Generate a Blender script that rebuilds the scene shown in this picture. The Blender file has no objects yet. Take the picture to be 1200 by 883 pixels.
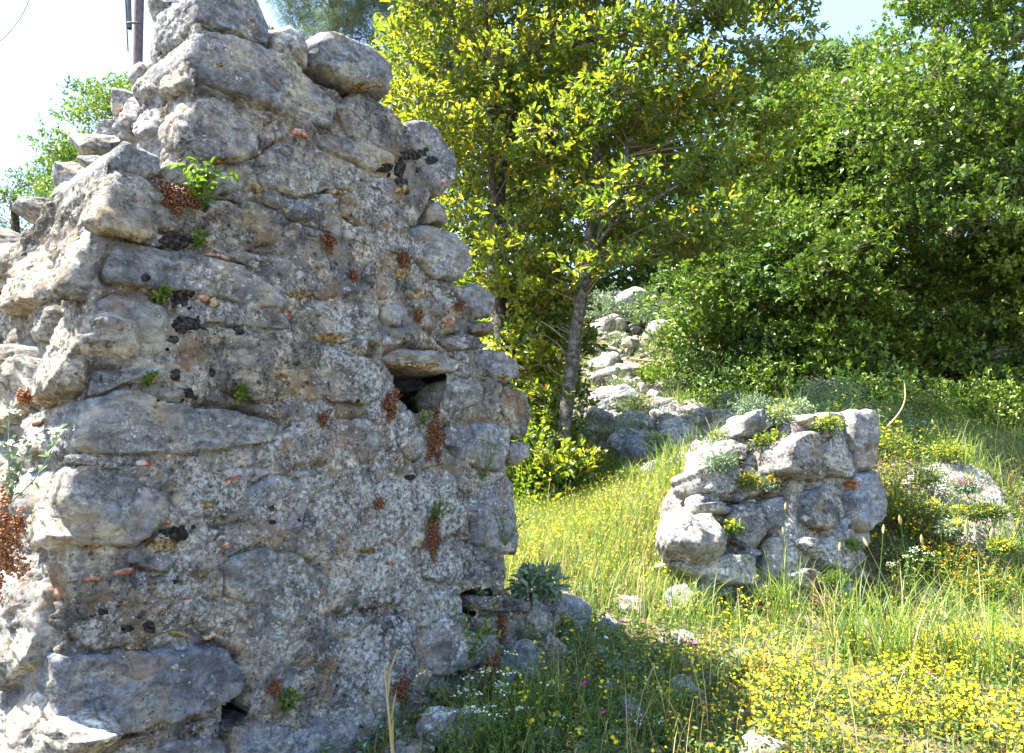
import bpy, math, random
import numpy as np
from mathutils import Vector, Matrix

random.seed(7)
RNG = np.random.default_rng(7)
sc = bpy.context.scene
C = sc.collection

# ------------------------------------------------------------------ camera, sky, sun, exposure
EYE = 1.6
PITCH = math.radians(10.0)
cam_d = bpy.data.cameras.new('camera')
cam_d.lens = 27.0
cam_d.sensor_width = 36.0
cam_d.clip_start = 0.05
cam_d.clip_end = 2000
cam = bpy.data.objects.new('camera', cam_d)
cam.location = (0, 0, EYE)
cam.rotation_euler = (math.pi / 2 + PITCH, 0, 0)
C.objects.link(cam)
sc.camera = cam

SUN_EL = math.radians(61)
SUN_AZ = math.radians(-90)          # clockwise from +Y; -70 = left, slightly ahead
sun_dir = Vector((math.sin(SUN_AZ) * math.cos(SUN_EL), math.cos(SUN_AZ) * math.cos(SUN_EL), math.sin(SUN_EL)))
w = bpy.data.worlds.new('World')
sc.world = w
w.use_nodes = True
wn = w.node_tree
bgn = wn.nodes['Background']
sky = wn.nodes.new('ShaderNodeTexSky')
sky.sky_type = 'NISHITA'
sky.sun_disc = False
sky.sun_elevation = SUN_EL
sky.sun_rotation = SUN_AZ
sky.air_density = 1.0
sky.dust_density = 0.5
sky.ozone_density = 3.0
wn.links.new(sky.outputs[0], bgn.inputs[0])
bgn.inputs[1].default_value = 0.11
sd = bpy.data.lights.new('sun', 'SUN')
sd.energy = 4.6
sd.angle = math.radians(0.5)
sd.color = (1.0, 0.95, 0.86)
so = bpy.data.objects.new('sun', sd)
so.location = (-10, 4, 20)
so.rotation_euler = (-sun_dir).to_track_quat('-Z', 'Y').to_euler()
C.objects.link(so)
sc.view_settings.view_transform = 'Standard'
sc.view_settings.look = 'None'
sc.view_settings.gamma = 1.0
sc.view_settings.exposure = 2.8
sc.view_settings.use_white_balance = True          # the camera's white balance for open shade
sc.view_settings.white_balance_temperature = 6750
sc.view_settings.white_balance_tint = 10
sc.cycles.max_bounces = 7
sc.cycles.diffuse_bounces = 4
sc.cycles.transmission_bounces = 4
sc.cycles.glossy_bounces = 2

# ------------------------------------------------------------------ helpers: places
FPX = 900.0
SA, CA = math.sin(PITCH), math.cos(PITCH)
def ray(px, py):
    cx = (px - 600.0) / FPX
    cy = (441.5 - py) / FPX
    return np.array([cx, CA - SA * cy, SA + CA * cy])
def pt(px, py, d):
    r = ray(px, py)
    return np.array([0, 0, EYE]) + r * (d / r[1])
def onplane(px, py, o, n):
    r = ray(px, py)
    e = np.array([0, 0, EYE])
    return e + r * (np.dot(o - e, n) / np.dot(r, n))
def unit(v):
    v = np.asarray(v, float)
    return v / np.linalg.norm(v)

# ------------------------------------------------------------------ helpers: noise
_perm = np.random.default_rng(3).permutation(512)
_perm = np.concatenate([_perm, _perm])
_grad = np.random.default_rng(4).normal(size=(512, 3))
_grad /= np.linalg.norm(_grad, axis=1)[:, None]
def perlin(p):
    p = np.asarray(p, float)
    i = np.floor(p).astype(np.int64)
    f = p - i
    u = f * f * f * (f * (f * 6 - 15) + 10)
    res = 0
    for dx in (0, 1):
        for dy in (0, 1):
            for dz in (0, 1):
                h = _perm[(_perm[(_perm[(i[:, 0] + dx) & 511] + i[:, 1] + dy) & 511] + i[:, 2] + dz) & 511] & 511
                g = _grad[h]
                d = (f[:, 0] - dx) * g[:, 0] + (f[:, 1] - dy) * g[:, 1] + (f[:, 2] - dz) * g[:, 2]
                wx = u[:, 0] if dx else 1 - u[:, 0]
                wy = u[:, 1] if dy else 1 - u[:, 1]
                wz = u[:, 2] if dz else 1 - u[:, 2]
                res = res + d * wx * wy * wz
    return res
def fbm(p, octv=4, gain=0.5):
    p = np.asarray(p, float)
    r = 0; a = 1.0
    for k in range(octv):
        r = r + a * perlin(p * (2.03 ** k) + 17.3 * k)
        a *= gain
    return r
def ridged(p, octv=3):
    r = 0; a = 1.0
    for k in range(octv):
        r = r + a * (0.35 - np.abs(perlin(p * (2.1 ** k) + 31.7 * k)))
        a *= 0.5
    return r

# ------------------------------------------------------------------ helpers: meshes and records
def meshdata(name, V, faces, mats, smooth=True):
    V = np.ascontiguousarray(V, dtype=np.float32)
    me = bpy.data.meshes.new(name)
    me.vertices.add(len(V))
    me.vertices.foreach_set('co', V.ravel())
    faces = [np.asarray(f, dtype=np.int32) for f in faces if len(f)]
    nl = sum(f.size for f in faces)
    nf = sum(len(f) for f in faces)
    me.loops.add(nl)
    me.polygons.add(nf)
    me.loops.foreach_set('vertex_index', np.concatenate([f.ravel() for f in faces]))
    tot = np.concatenate([np.full(len(f), f.shape[1], dtype=np.int32) for f in faces])
    start = np.concatenate([[0], np.cumsum(tot)[:-1]]).astype(np.int32)
    me.polygons.foreach_set('loop_start', start)
    me.polygons.foreach_set('loop_total', tot)
    me.polygons.foreach_set('use_smooth', np.full(nf, smooth, dtype=bool))
    me.update(calc_edges=True)
    for m in (mats if isinstance(mats, (list, tuple)) else [mats]):
        me.materials.append(m)
    return me
def mk(name, V, faces, mat, parent=None, origin=None, smooth=True):
    V = np.asarray(V, float)
    o_ = np.asarray(origin if origin is not None else V.mean(0), float)
    me = meshdata(name, V - o_, faces, mat, smooth)
    o = bpy.data.objects.new(name, me)
    C.objects.link(o)
    if parent is not None:
        o.parent = parent
        o.location = Vector(o_) - parent.location
    else:
        o.location = o_
    return o
def tag(o, label=None, cat=None, group=None, kind=None):
    if label: o['label'] = label
    if cat: o['category'] = cat
    if group: o['group'] = group
    if kind: o['kind'] = kind
    return o
def thing(name, label, cat, loc, group=None):
    o = bpy.data.objects.new(name, None)
    o.empty_display_size = 0.1
    o.location = loc
    C.objects.link(o)
    return tag(o, label, cat, group)

# ------------------------------------------------------------------ helpers: materials
class NT:
    def __init__(s, name):
        s.m = bpy.data.materials.new(name)
        s.m.use_nodes = True
        s.t = s.m.node_tree
        s.t.nodes.clear()
        s.out = s.t.nodes.new('ShaderNodeOutputMaterial')
    def n(s, typ, **kw):
        nd = s.t.nodes.new(typ)
        for k, v in kw.items():
            setattr(nd, k, v)
        return nd
    def l(s, a, b):
        s.t.links.new(a, b)
    def put(s, sock, v):
        if isinstance(v, bpy.types.NodeSocket): s.l(v, sock)
        elif isinstance(v, (tuple, list)) and len(v) == 3 and sock.type == 'RGBA': sock.default_value = (*v, 1)
        else: sock.default_value = v
    def pos(s):
        return s.n('ShaderNodeNewGeometry').outputs['Position']
    def noise(s, vec, scale, detail=4, rough=0.55, dist=0.0, out='Fac'):
        nd = s.n('ShaderNodeTexNoise')
        s.l(vec, nd.inputs['Vector'])
        nd.inputs['Scale'].default_value = scale
        nd.inputs['Detail'].default_value = detail
        nd.inputs['Roughness'].default_value = rough
        nd.inputs['Distortion'].default_value = dist
        return nd.outputs[out]
    def voro(s, vec, scale, feature='F1', out='Distance'):
        nd = s.n('ShaderNodeTexVoronoi', feature=feature)
        s.l(vec, nd.inputs['Vector'])
        nd.inputs['Scale'].default_value = scale
        return nd.outputs[out]
    def ramp(s, fac, stops, interp='LINEAR'):
        nd = s.n('ShaderNodeValToRGB')
        nd.color_ramp.interpolation = interp
        els = nd.color_ramp.elements
        while len(els) < len(stops): els.new(0.5)
        for e, (p, c) in zip(els, stops):
            e.position = p
            e.color = (c, c, c, 1) if not isinstance(c, tuple) else (*c, 1)
        s.put(nd.inputs[0], fac)
        return nd.outputs[0]
    def mix(s, fac, a, b, mode='MIX'):
        nd = s.n('ShaderNodeMix', data_type='RGBA', blend_type=mode)
        s.put(nd.inputs[0], fac); s.put(nd.inputs[6], a); s.put(nd.inputs[7], b)
        return nd.outputs[2]
    def math(s, op, a, b=0.0, clamp=False):
        nd = s.n('ShaderNodeMath', operation=op, use_clamp=clamp)
        s.put(nd.inputs[0], a); s.put(nd.inputs[1], b)
        return nd.outputs[0]
    def vadd(s, a, b, k):
        m = s.n('ShaderNodeVectorMath', operation='MULTIPLY_ADD')
        s.l(b, m.inputs[0]); m.inputs[1].default_value = (k, k, k); s.l(a, m.inputs[2])
        return m.outputs[0]
    def bump(s, h, strength, dist, prev=None):
        nd = s.n('ShaderNodeBump')
        nd.inputs['Strength'].default_value = strength
        nd.inputs['Distance'].default_value = dist
        s.l(h, nd.inputs['Height'])
        if prev is not None: s.l(prev, nd.inputs['Normal'])
        return nd.outputs[0]
    def bsdf(s, col, rough=0.9, normal=None, spec=0.3):
        b = s.n('ShaderNodeBsdfPrincipled')
        s.put(b.inputs['Base Color'], col)
        s.put(b.inputs['Roughness'], rough)
        b.inputs['Specular IOR Level'].default_value = spec
        if normal is not None: s.l(normal, b.inputs['Normal'])
        return b.outputs[0]
    def done(s, sh):
        s.l(sh, s.out.inputs[0])
        return s.m

G3 = lambda a, b, c, d: [(0.41, a), (0.475, b), (0.53, c), (0.60, d)]
def rock_mat(name, stops, lichen, ochre=0.5, pit=0.5, centre=None, grain=1.0):
    """weathered limestone: fractal mottling, crusts of white lichen, ochre stains, black pits and cracks"""
    t = NT(name)
    p = t.pos()
    wn_ = t.noise(p, 9, 4, out='Color')
    pw = t.vadd(p, wn_, 0.07)
    oi = t.n('ShaderNodeObjectInfo').outputs['Random']
    n1 = t.noise(pw, 6.0, 12, 0.70, 0.2)
    col = t.ramp(n1, stops)
    mp = t.n('ShaderNodeMapping'); t.l(pw, mp.inputs[0]); mp.inputs['Scale'].default_value = (3, 3, 12); mp.inputs['Rotation'].default_value = (0.3, 0.2, 0.4)
    vn = t.noise(mp.outputs[0], 2.4, 10, 0.75)
    col = t.mix(0.9, col, t.ramp(vn, [(0.40, 0.62), (0.5, 1.0), (0.60, 1.35)]), 'MULTIPLY')
    col = t.mix(1.0, col, t.ramp(oi, [(0.0, (0.80, 0.83, 0.90)), (0.5, (1, 1, 1)), (1.0, (1.15, 1.07, 0.95))]), 'MULTIPLY')
    n2 = t.noise(p, 45, 10, 0.8)
    spk = t.ramp(t.noise(p, 4.0, 5, 0.6), [(0.42, 0.30 * grain), (0.58, 0.95 * min(grain, 1.05))])
    col = t.mix(spk, col, t.ramp(n2, [(0.42, 0.32), (0.49, 0.95), (0.58, 1.85)]), 'MULTIPLY')
    if grain > 1.1:   # patches where bare stone shows through the mortar
        bare = t.ramp(t.noise(p, 7.5, 6, 0.6, 0.5), [(0.50, 0.0), (0.54, 0.85)])
        col = t.mix(bare, col, t.ramp(t.noise(pw, 12, 10, 0.75), G3((0.12, 0.12, 0.13), (0.19, 0.19, 0.20), (0.24, 0.23, 0.215), (0.32, 0.27, 0.20))))
    # ochre and rust stains
    n3 = t.noise(t.vadd(p, wn_, 0.2), 6.5, 8, 0.68)
    col = t.mix(t.ramp(n3, [(0.53, 0.0), (0.64, ochre)]), col, (0.30, 0.175, 0.075))
    n3b = t.noise(p, 15, 6, 0.7)
    col = t.mix(t.ramp(n3b, [(0.635, 0.0), (0.69, ochre)]), col, (0.40, 0.18, 0.07))
    # density of the white crust
    dens = t.math('ADD', t.noise(p, 3.2, 5, 0.62), lichen - 0.5)
    if centre is not None:
        vm = t.n('ShaderNodeVectorMath', operation='DISTANCE'); t.l(p, vm.inputs[0]); vm.inputs[1].default_value = tuple(centre)
        dens = t.math('ADD', dens, t.ramp(vm.outputs['Value'], [(0.10, 0.13), (0.95, 0.0)]))
    # sprawling crust
    fr = t.noise(t.vadd(p, wn_, 0.03), 26, 12, 0.78)
    crust = t.math('MULTIPLY', t.ramp(t.math('ADD', fr, t.math('MULTIPLY', t.math('SUBTRACT', dens, 0.5), 0.9)), [(0.545, 0.0), (0.585, 1.0)]), 1.0)
    # roundish spots
    masks = crust
    edge = t.noise(p, 170, 4, 0.7)
    for sca, rad in ((30, 0.36), (80, 0.44)):
        v = t.n('ShaderNodeTexVoronoi'); t.l(pw, v.inputs['Vector']); v.inputs['Scale'].default_value = sca
        sep = t.n('ShaderNodeSeparateColor'); t.l(v.outputs['Color'], sep.inputs[0])
        dist = t.math('ADD', v.outputs['Distance'], t.math('MULTIPLY', t.math('SUBTRACT', edge, 0.5), 0.8))
        inside = t.math('LESS_THAN', dist, t.math('ADD', t.math('MULTIPLY', sep.outputs[1], rad), 0.10))
        pick = t.math('GREATER_THAN', t.math('ADD', dens, t.math('MULTIPLY', sep.outputs[0], 0.42)), 0.83)
        masks = t.math('MAXIMUM', masks, t.math('MULTIPLY', inside, pick))
    lw = t.ramp(t.noise(pw, 55, 10, 0.8), [(0.42, (0.13, 0.125, 0.115)), (0.49, (0.40, 0.39, 0.37)), (0.57, (0.72, 0.715, 0.69))])
    col = t.mix(t.math('MULTIPLY', masks, 0.88), col, lw)
    # black pits, crusts and hair cracks
    vp = t.voro(t.vadd(p, t.noise(p, 30, 4, out='Color'), 0.05), 42)
    pits = t.math('MULTIPLY', t.ramp(vp, [(0.12, 1.0), (0.22, 0.0)]), t.ramp(t.noise(p, 8, 5), [(0.46, 0.0), (0.56, pit)]))
    cr = t.math('ABSOLUTE', t.math('SUBTRACT', t.noise(pw, 7, 6, 0.6), 0.5))
    crack = t.math('MULTIPLY', t.ramp(cr, [(0.002, 1.0), (0.010, 0.0)]), t.ramp(t.noise(p, 5, 3), [(0.45, 0.0), (0.55, pit)]))
    dk = t.math('MAXIMUM', pits, crack)
    bk = t.ramp(t.noise(p, 34, 8, 0.78), [(0.385, pit), (0.425, 0.0)])
    dk = t.math('MAXIMUM', dk, bk)
    col = t.mix(t.math('MULTIPLY', dk, 0.88), col, (0.022, 0.019, 0.017))
    # relief
    b1 = t.bump(t.noise(p, 16, 12, 0.78), 1.0, 0.03 * grain)
    b2 = t.bump(t.noise(p, 90, 8, 0.78), 0.9, 0.009 * grain, b1)
    hh = t.math('SUBTRACT', t.math('MULTIPLY', masks, 0.5), dk)
    b3 = t.bump(hh, 0.9, 0.004, b2)
    return t.done(t.bsdf(col, 0.93, b3, 0.2))

def simple_mat(name, stops, scale=30, rough=0.85, bump=0.5, bd=0.003, spec=0.3):
    t = NT(name)
    p = t.pos()
    n = t.noise(p, scale, 6, 0.65)
    col = t.ramp(n, stops)
    b = t.bump(t.noise(p, scale * 3, 6, 0.7), bump, bd)
    return t.done(t.bsdf(col, rough, b, spec))

def leaf_mat(name, stops, trans=0.45, tcol=None, rough=0.38, spec=0.5, patch=1.2, patchcols=None):
    t = NT(name)
    g = t.n('ShaderNodeNewGeometry')
    col = t.ramp(g.outputs['Random Per Island'], stops)
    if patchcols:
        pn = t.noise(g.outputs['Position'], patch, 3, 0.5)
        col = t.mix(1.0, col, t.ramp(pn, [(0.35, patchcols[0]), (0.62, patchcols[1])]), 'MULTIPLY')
    b = t.n('ShaderNodeBsdfPrincipled')
    t.l(col, b.inputs['Base Color'])
    b.inputs['Roughness'].default_value = rough
    b.inputs['Specular IOR Level'].default_value = spec
    tr = t.n('ShaderNodeBsdfTranslucent')
    tc = t.mix(1.0, col, tcol or (1.7, 1.5, 0.6), 'MULTIPLY')
    t.l(tc, tr.inputs[0])
    mx = t.n('ShaderNodeMixShader')
    mx.inputs[0].default_value = trans
    t.l(b.outputs[0], mx.inputs[1]); t.l(tr.outputs[0], mx.inputs[2])
    return t.done(mx.outputs[0])

# the tower wall frame: front face runs away to the right, left face runs back to the left
TH = math.radians(41)
EU = np.array([math.sin(TH), math.cos(TH), 0.0])
EB = np.array([-math.cos(TH), math.sin(TH), 0.0])
EZ = np.array([0.0, 0.0, 1.0])
NF = -EB
NL = -EU
AO = pt(60, 840, 2.2); AO[2] = 0.0
def front_uz(px, py, off=0.0):
    q = onplane(px, py, AO + NF * off, NF) - AO
    return np.array([q @ EU, q[2]])
def left_tz(px, py, u0=0.0):
    q = onplane(px, py, AO + EU * u0, NL) - AO
    return np.array([q @ EB, q[2]])
lc = front_uz(470, 640)
LICHEN_C = AO + EU * lc[0] + EZ * lc[1]

M_STONE = rock_mat('limestone', G3((0.135, 0.137, 0.145), (0.21, 0.213, 0.225), (0.265, 0.265, 0.265), (0.34, 0.31, 0.25)), 0.40, 0.45, 0.5, LICHEN_C, 0.6)
M_MORTAR = rock_mat('lichen_mortar', G3((0.13, 0.115, 0.10), (0.25, 0.23, 0.205), (0.37, 0.35, 0.315), (0.50, 0.475, 0.43)), 0.48, 0.8, 0.9, LICHEN_C, 1.15)
M_PIT = rock_mat('pitted_limestone', G3((0.12, 0.115, 0.115), (0.19, 0.185, 0.18), (0.27, 0.25, 0.225), (0.36, 0.32, 0.26)), 0.47, 0.6, 0.9, LICHEN_C, 1.0)
M_CRUST = rock_mat('crusted_limestone', G3((0.135, 0.13, 0.13), (0.22, 0.215, 0.21), (0.31, 0.295, 0.275), (0.42, 0.385, 0.325)), 0.485, 0.7, 0.85, LICHEN_C, 0.9)
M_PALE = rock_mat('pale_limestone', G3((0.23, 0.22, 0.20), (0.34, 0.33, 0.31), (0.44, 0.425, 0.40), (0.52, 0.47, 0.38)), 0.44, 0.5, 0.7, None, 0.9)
M_BRICK = simple_mat('terracotta', [(0.40, (0.10, 0.045, 0.03)), (0.48, (0.24, 0.095, 0.055)), (0.54, (0.30, 0.15, 0.10)), (0.62, (0.42, 0.36, 0.31))], 45)
M_BLACK = simple_mat('black_crust', [(0.42, (0.010, 0.009, 0.010)), (0.54, (0.035, 0.03, 0.028)), (0.66, (0.09, 0.08, 0.075))], 70, 0.95, 1.0, 0.004, 0.1)
M_MOSS = simple_mat('ochre_moss', [(0.40, (0.05, 0.035, 0.015)), (0.48, (0.17, 0.11, 0.045)), (0.55, (0.24, 0.165, 0.07)), (0.62, (0.34, 0.31, 0.24))], 60, 0.95, 1.0, 0.005, 0.1)
M_BARK = simple_mat('grey_bark', [(0.40, (0.025, 0.02, 0.016)), (0.5, (0.06, 0.05, 0.04)), (0.62, (0.13, 0.115, 0.095))], 22, 0.9, 0.8, 0.01)
M_TWIG = simple_mat('twig_bark', [(0.3, (0.09, 0.06, 0.04)), (0.7, (0.20, 0.14, 0.09))], 30, 0.9)
M_POLE = simple_mat('weathered_pole_wood', [(0.3, (0.06, 0.045, 0.05)), (0.7, (0.16, 0.125, 0.13))], 9, 0.85)
M_METAL = simple_mat('dull_cable', [(0.3, (0.05, 0.05, 0.06)), (0.7, (0.12, 0.12, 0.13))], 20, 0.5, 0.1)
M_STRAW = leaf_mat('dry_straw', [(0.0, (0.30, 0.21, 0.09)), (0.6, (0.45, 0.35, 0.17)), (1.0, (0.36, 0.36, 0.12))], 0.3, (1.1, 1.0, 0.8), 0.7, 0.2)
M_GRASS = leaf_mat('grass_blade', [(0.0, (0.06, 0.12, 0.025)), (0.45, (0.11, 0.19, 0.035)), (0.8, (0.19, 0.26, 0.06)), (1.0, (0.36, 0.30, 0.13))], 0.45, (1.5, 1.5, 0.7), 0.45, 0.4)
M_COVER = leaf_mat('cover_leaf', [(0.0, (0.05, 0.10, 0.025)), (0.5, (0.09, 0.15, 0.04)), (0.85, (0.16, 0.19, 0.06)), (1.0, (0.33, 0.22, 0.09))], 0.4, (1.4, 1.5, 0.7), 0.5, 0.3)
M_LAUREL = leaf_mat('glossy_tree_leaf', [(0.0, (0.045, 0.085, 0.022)), (0.5, (0.085, 0.135, 0.03)), (0.88, (0.14, 0.185, 0.035)), (0.97, (0.25, 0.24, 0.045)), (1.0, (0.32, 0.19, 0.05))], 0.5, (2.5, 2.1, 0.75), 0.3, 0.6, 0.9, ((0.75, 0.9, 0.9), (1.25, 1.12, 0.85)))
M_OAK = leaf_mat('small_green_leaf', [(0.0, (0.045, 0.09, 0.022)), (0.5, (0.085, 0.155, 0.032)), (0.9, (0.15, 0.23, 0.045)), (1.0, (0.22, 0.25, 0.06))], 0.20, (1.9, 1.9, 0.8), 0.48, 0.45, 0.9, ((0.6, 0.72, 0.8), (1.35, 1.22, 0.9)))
M_FAR = leaf_mat('far_leaf', [(0.0, (0.045, 0.09, 0.035)), (1.0, (0.12, 0.17, 0.06))], 0.35, (1.5, 1.7, 0.9), 0.5, 0.4)
M_NEEDLE = leaf_mat('pine_needle', [(0.0, (0.07, 0.11, 0.065)), (1.0, (0.16, 0.20, 0.12))], 0.3, (1.3, 1.4, 1.0), 0.6, 0.3)
M_SEDUM = leaf_mat('red_succulent', [(0.0, (0.06, 0.02, 0.012)), (0.5, (0.17, 0.055, 0.028)), (0.85, (0.28, 0.12, 0.05)), (1.0, (0.36, 0.24, 0.12))], 0.15, (1.3, 0.8, 0.6), 0.5, 0.4)
M_SEDUM_LIT = leaf_mat('sunlit_orange_succulent', [(0.0, (0.18, 0.05, 0.02)), (0.5, (0.38, 0.14, 0.05)), (1.0, (0.50, 0.28, 0.12))], 0.2, (1.2, 0.8, 0.6), 0.6, 0.3)  # red succulent with sunlight put into its colour; also serves rusty weeds
M_GREYLEAF = leaf_mat('grey_green_leaf', [(0.0, (0.11, 0.16, 0.10)), (1.0, (0.23, 0.29, 0.19))], 0.2, (1.1, 1.3, 0.9), 0.6, 0.3)
M_SPRIG = leaf_mat('bright_sprig_leaf', [(0.0, (0.06, 0.12, 0.025)), (0.7, (0.13, 0.20, 0.045)), (1.0, (0.30, 0.27, 0.06))], 0.4, (1.4, 1.5, 0.6), 0.45, 0.4)
M_YEL = leaf_mat('yellow_petal', [(0.0, (0.62, 0.38, 0.01)), (0.4, (0.80, 0.62, 0.02)), (1.0, (0.88, 0.80, 0.06))], 0.35, (1.1, 1.1, 0.8), 0.6, 0.2)
M_ORANGE = leaf_mat('orange_petal', [(0.0, (0.55, 0.18, 0.01)), (1.0, (0.78, 0.42, 0.03))], 0.3, (1.1, 1.0, 0.7), 0.6, 0.2)
M_PINK = leaf_mat('magenta_petal', [(0.0, (0.55, 0.02, 0.22)), (1.0, (0.75, 0.10, 0.42))], 0.3, (1.1, 1, 1), 0.6, 0.2)
M_WHITE = leaf_mat('white_petal', [(0.0, (0.62, 0.64, 0.52)), (1.0, (0.80, 0.80, 0.74))], 0.3, (1, 1, 1), 0.6, 0.2)

# ------------------------------------------------------------------ terrain
CP = []
def cp_px(px, py, d): q = pt(px, py, d); CP.append((q[0], q[1], q[2]))
for a in [(600, 883, 2.9), (700, 883, 2.85), (820, 883, 2.75), (1000, 883, 2.75), (1200, 883, 2.7), (650, 715, 4.2), (760, 745, 3.9),
          (680, 625, 6), (620, 600, 6.6), (700, 575, 7.2), (1000, 775, 3.6), (1150, 765, 3.5), (950, 715, 4.7), (830, 700, 4.6), (1050, 725, 4.6),
          (1190, 690, 4.9), (1195, 590, 5.9), (770, 545, 7.6), (720, 500, 9), (850, 500, 7.6), (870, 512, 5.9), (930, 505, 6.0), (1010, 510, 6.0), (1060, 530, 6.1), (1100, 548, 6.0), (1160, 555, 6.2), (930, 497, 7.4), (1030, 500, 7.6), (1160, 515, 7.8), (930, 485, 9.5), (1050, 485, 10), (1180, 490, 10), (1000, 480, 11.5), (1090, 620, 5.25), (1060, 680, 4.95), (1150, 680, 5.0), (820, 585, 5.4), (785, 590, 5.5), (800, 555, 6.1), (770, 640, 5.0), (740, 600, 5.9),
          (740, 430, 10.8), (740, 365, 12.5), (850, 375, 12.8), (640, 490, 9.2), (560, 460, 10), (1100, 470, 13), (500, 420, 12)]:
    cp_px(*a)
for a in [(-1.5, 5, 1.0), (-3, 6, 1.0), (-6, 10, 1.4), (0, 0, 0), (-2, 0, -0.1), (3, 0, 0.05), (6, 3, 0.5), (7, 8, 2.0), (0, -5, -.4), (-1.7, 1.9, 0.45), (-.9, 1.9, .5),
          (0, 15.5, 5.6), (6, 16, 5.4), (-7, 16, 3.0), (0, 21, 7.5), (9, 22, 7.5), (-12, 20, 3.5), (12, 12, 4.0), (-12, 2, 0), (12, 0, .3), (-10, -6, -.5), (10, -6, -.3)]:
    CP.append(a)
CP = np.array(CP)
def _U(r): return np.where(r > 1e-9, r * r * np.log(np.maximum(r, 1e-9)), 0.0)
_n = len(CP)
_K = _U(np.linalg.norm(CP[:, None, :2] - CP[None, :, :2], axis=2)) + np.eye(_n) * 0.05
_P = np.hstack([np.ones((_n, 1)), CP[:, :2]])
_A = np.block([[_K, _P], [_P.T, np.zeros((3, 3))]])
_W = np.linalg.solve(_A, np.concatenate([CP[:, 2], np.zeros(3)]))
def gz(x, y, fine=True):
    x = np.atleast_1d(np.asarray(x, float)); y = np.atleast_1d(np.asarray(y, float))
    r = np.sqrt((x[:, None] - CP[None, :, 0]) ** 2 + (y[:, None] - CP[None, :, 1]) ** 2)
    z = _U(r) @ _W[:_n] + _W[_n] + _W[_n + 1] * x + _W[_n + 2] * y
    far = 4.0 + 6 * np.tanh(y / 22.0) + 1.5 * np.tanh(x / 20.0)
    R = np.sqrt(x * x + (y - 7) ** 2)
    k = np.clip((R - 11) / 9, 0, 1); k = k * k * (3 - 2 * k)
    z = z * (1 - k) + far * k
    if fine:
        P3 = np.stack([x, y, np.zeros_like(x)], 1)
        z = z + 0.05 * fbm(P3 * 1.7, 3) * np.clip(R / 4 + .4, 0, 3) * 0.8 + 0.02 * fbm(P3 * 8, 2)
    return z
def axis_lines(lo, hi, c0, c1, s0, grow):
    a = list(np.arange(c0, c1, s0))
    s = s0; v = c1
    while v < hi: s *= grow; v += s; a.append(v)
    s = s0; v = c0
    while v > lo: s *= grow; v -= s; a.insert(0, v)
    return np.array(a)
xs = axis_lines(-160, 160, -1.6, 4.2, 0.035, 1.07)
ys = axis_lines(-120, 200, 1.8, 8.5, 0.035, 1.07)
XX, YY = np.meshgrid(xs, ys)
ZZ = gz(XX.ravel(), YY.ravel())
def grid_faces(nx, ny, off=0):
    i = np.arange(nx - 1)[None, :] + np.arange(ny - 1)[:, None] * nx
    i = i.ravel() + off
    return np.stack([i, i + 1, i + nx + 1, i + nx], 1)
def soil_mat():
    t = NT('stony_soil')
    p = t.pos()
    n = t.noise(p, 3, 8, 0.65)
    col = t.ramp(n, [(0.3, (0.055, 0.06, 0.025)), (0.5, (0.12, 0.10, 0.055)), (0.66, (0.24, 0.20, 0.14))])
    col = t.mix(0.8, col, t.ramp(t.noise(p, 40, 6, 0.75), [(0.3, 0.45), (0.5, 1.0), (0.7, 1.5)]), 'MULTIPLY')
    v = t.n('ShaderNodeTexVoronoi'); t.l(p, v.inputs['Vector']); v.inputs['Scale'].default_value = 40
    b = t.bump(v.outputs['Distance'], 0.7, 0.02)
    b = t.bump(t.noise(p, 60, 8, 0.75), 0.8, 0.02, b)
    return t.done(t.bsdf(col, 0.95, b, 0.15))
M_SOIL = soil_mat()
ground = mk('ground', np.stack([XX.ravel(), YY.ravel(), ZZ], 1), [grid_faces(len(xs), len(ys))], M_SOIL, origin=(0, 0, 0))
tag(ground, 'stony brown soil rising in a slope behind the ruined walls', kind='structure')

def patchy(x, y, s=1.3, lo=-.15, hi=.25, o=0):
    v = fbm(np.stack([x * s, y * s, np.full_like(x, o)], 1), 3)
    return np.clip((v - lo) / (hi - lo), 0, 1)
def ground_hit(px, py, d0=1.8, d1=30, n=140):
    d = d0 * (d1 / d0) ** (np.arange(n) / (n - 1))
    r = ray(px, py)
    q = np.array([0, 0, EYE])[None] + r[None] * (d / r[1])[:, None]
    g = gz(q[:, 0], q[:, 1], False)
    hit = np.nonzero(q[:, 2] < g)[0]
    i = hit[0] if len(hit) else n - 1
    return np.array([q[i, 0], q[i, 1], float(gz(q[i, 0], q[i, 1])[0])])

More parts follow.
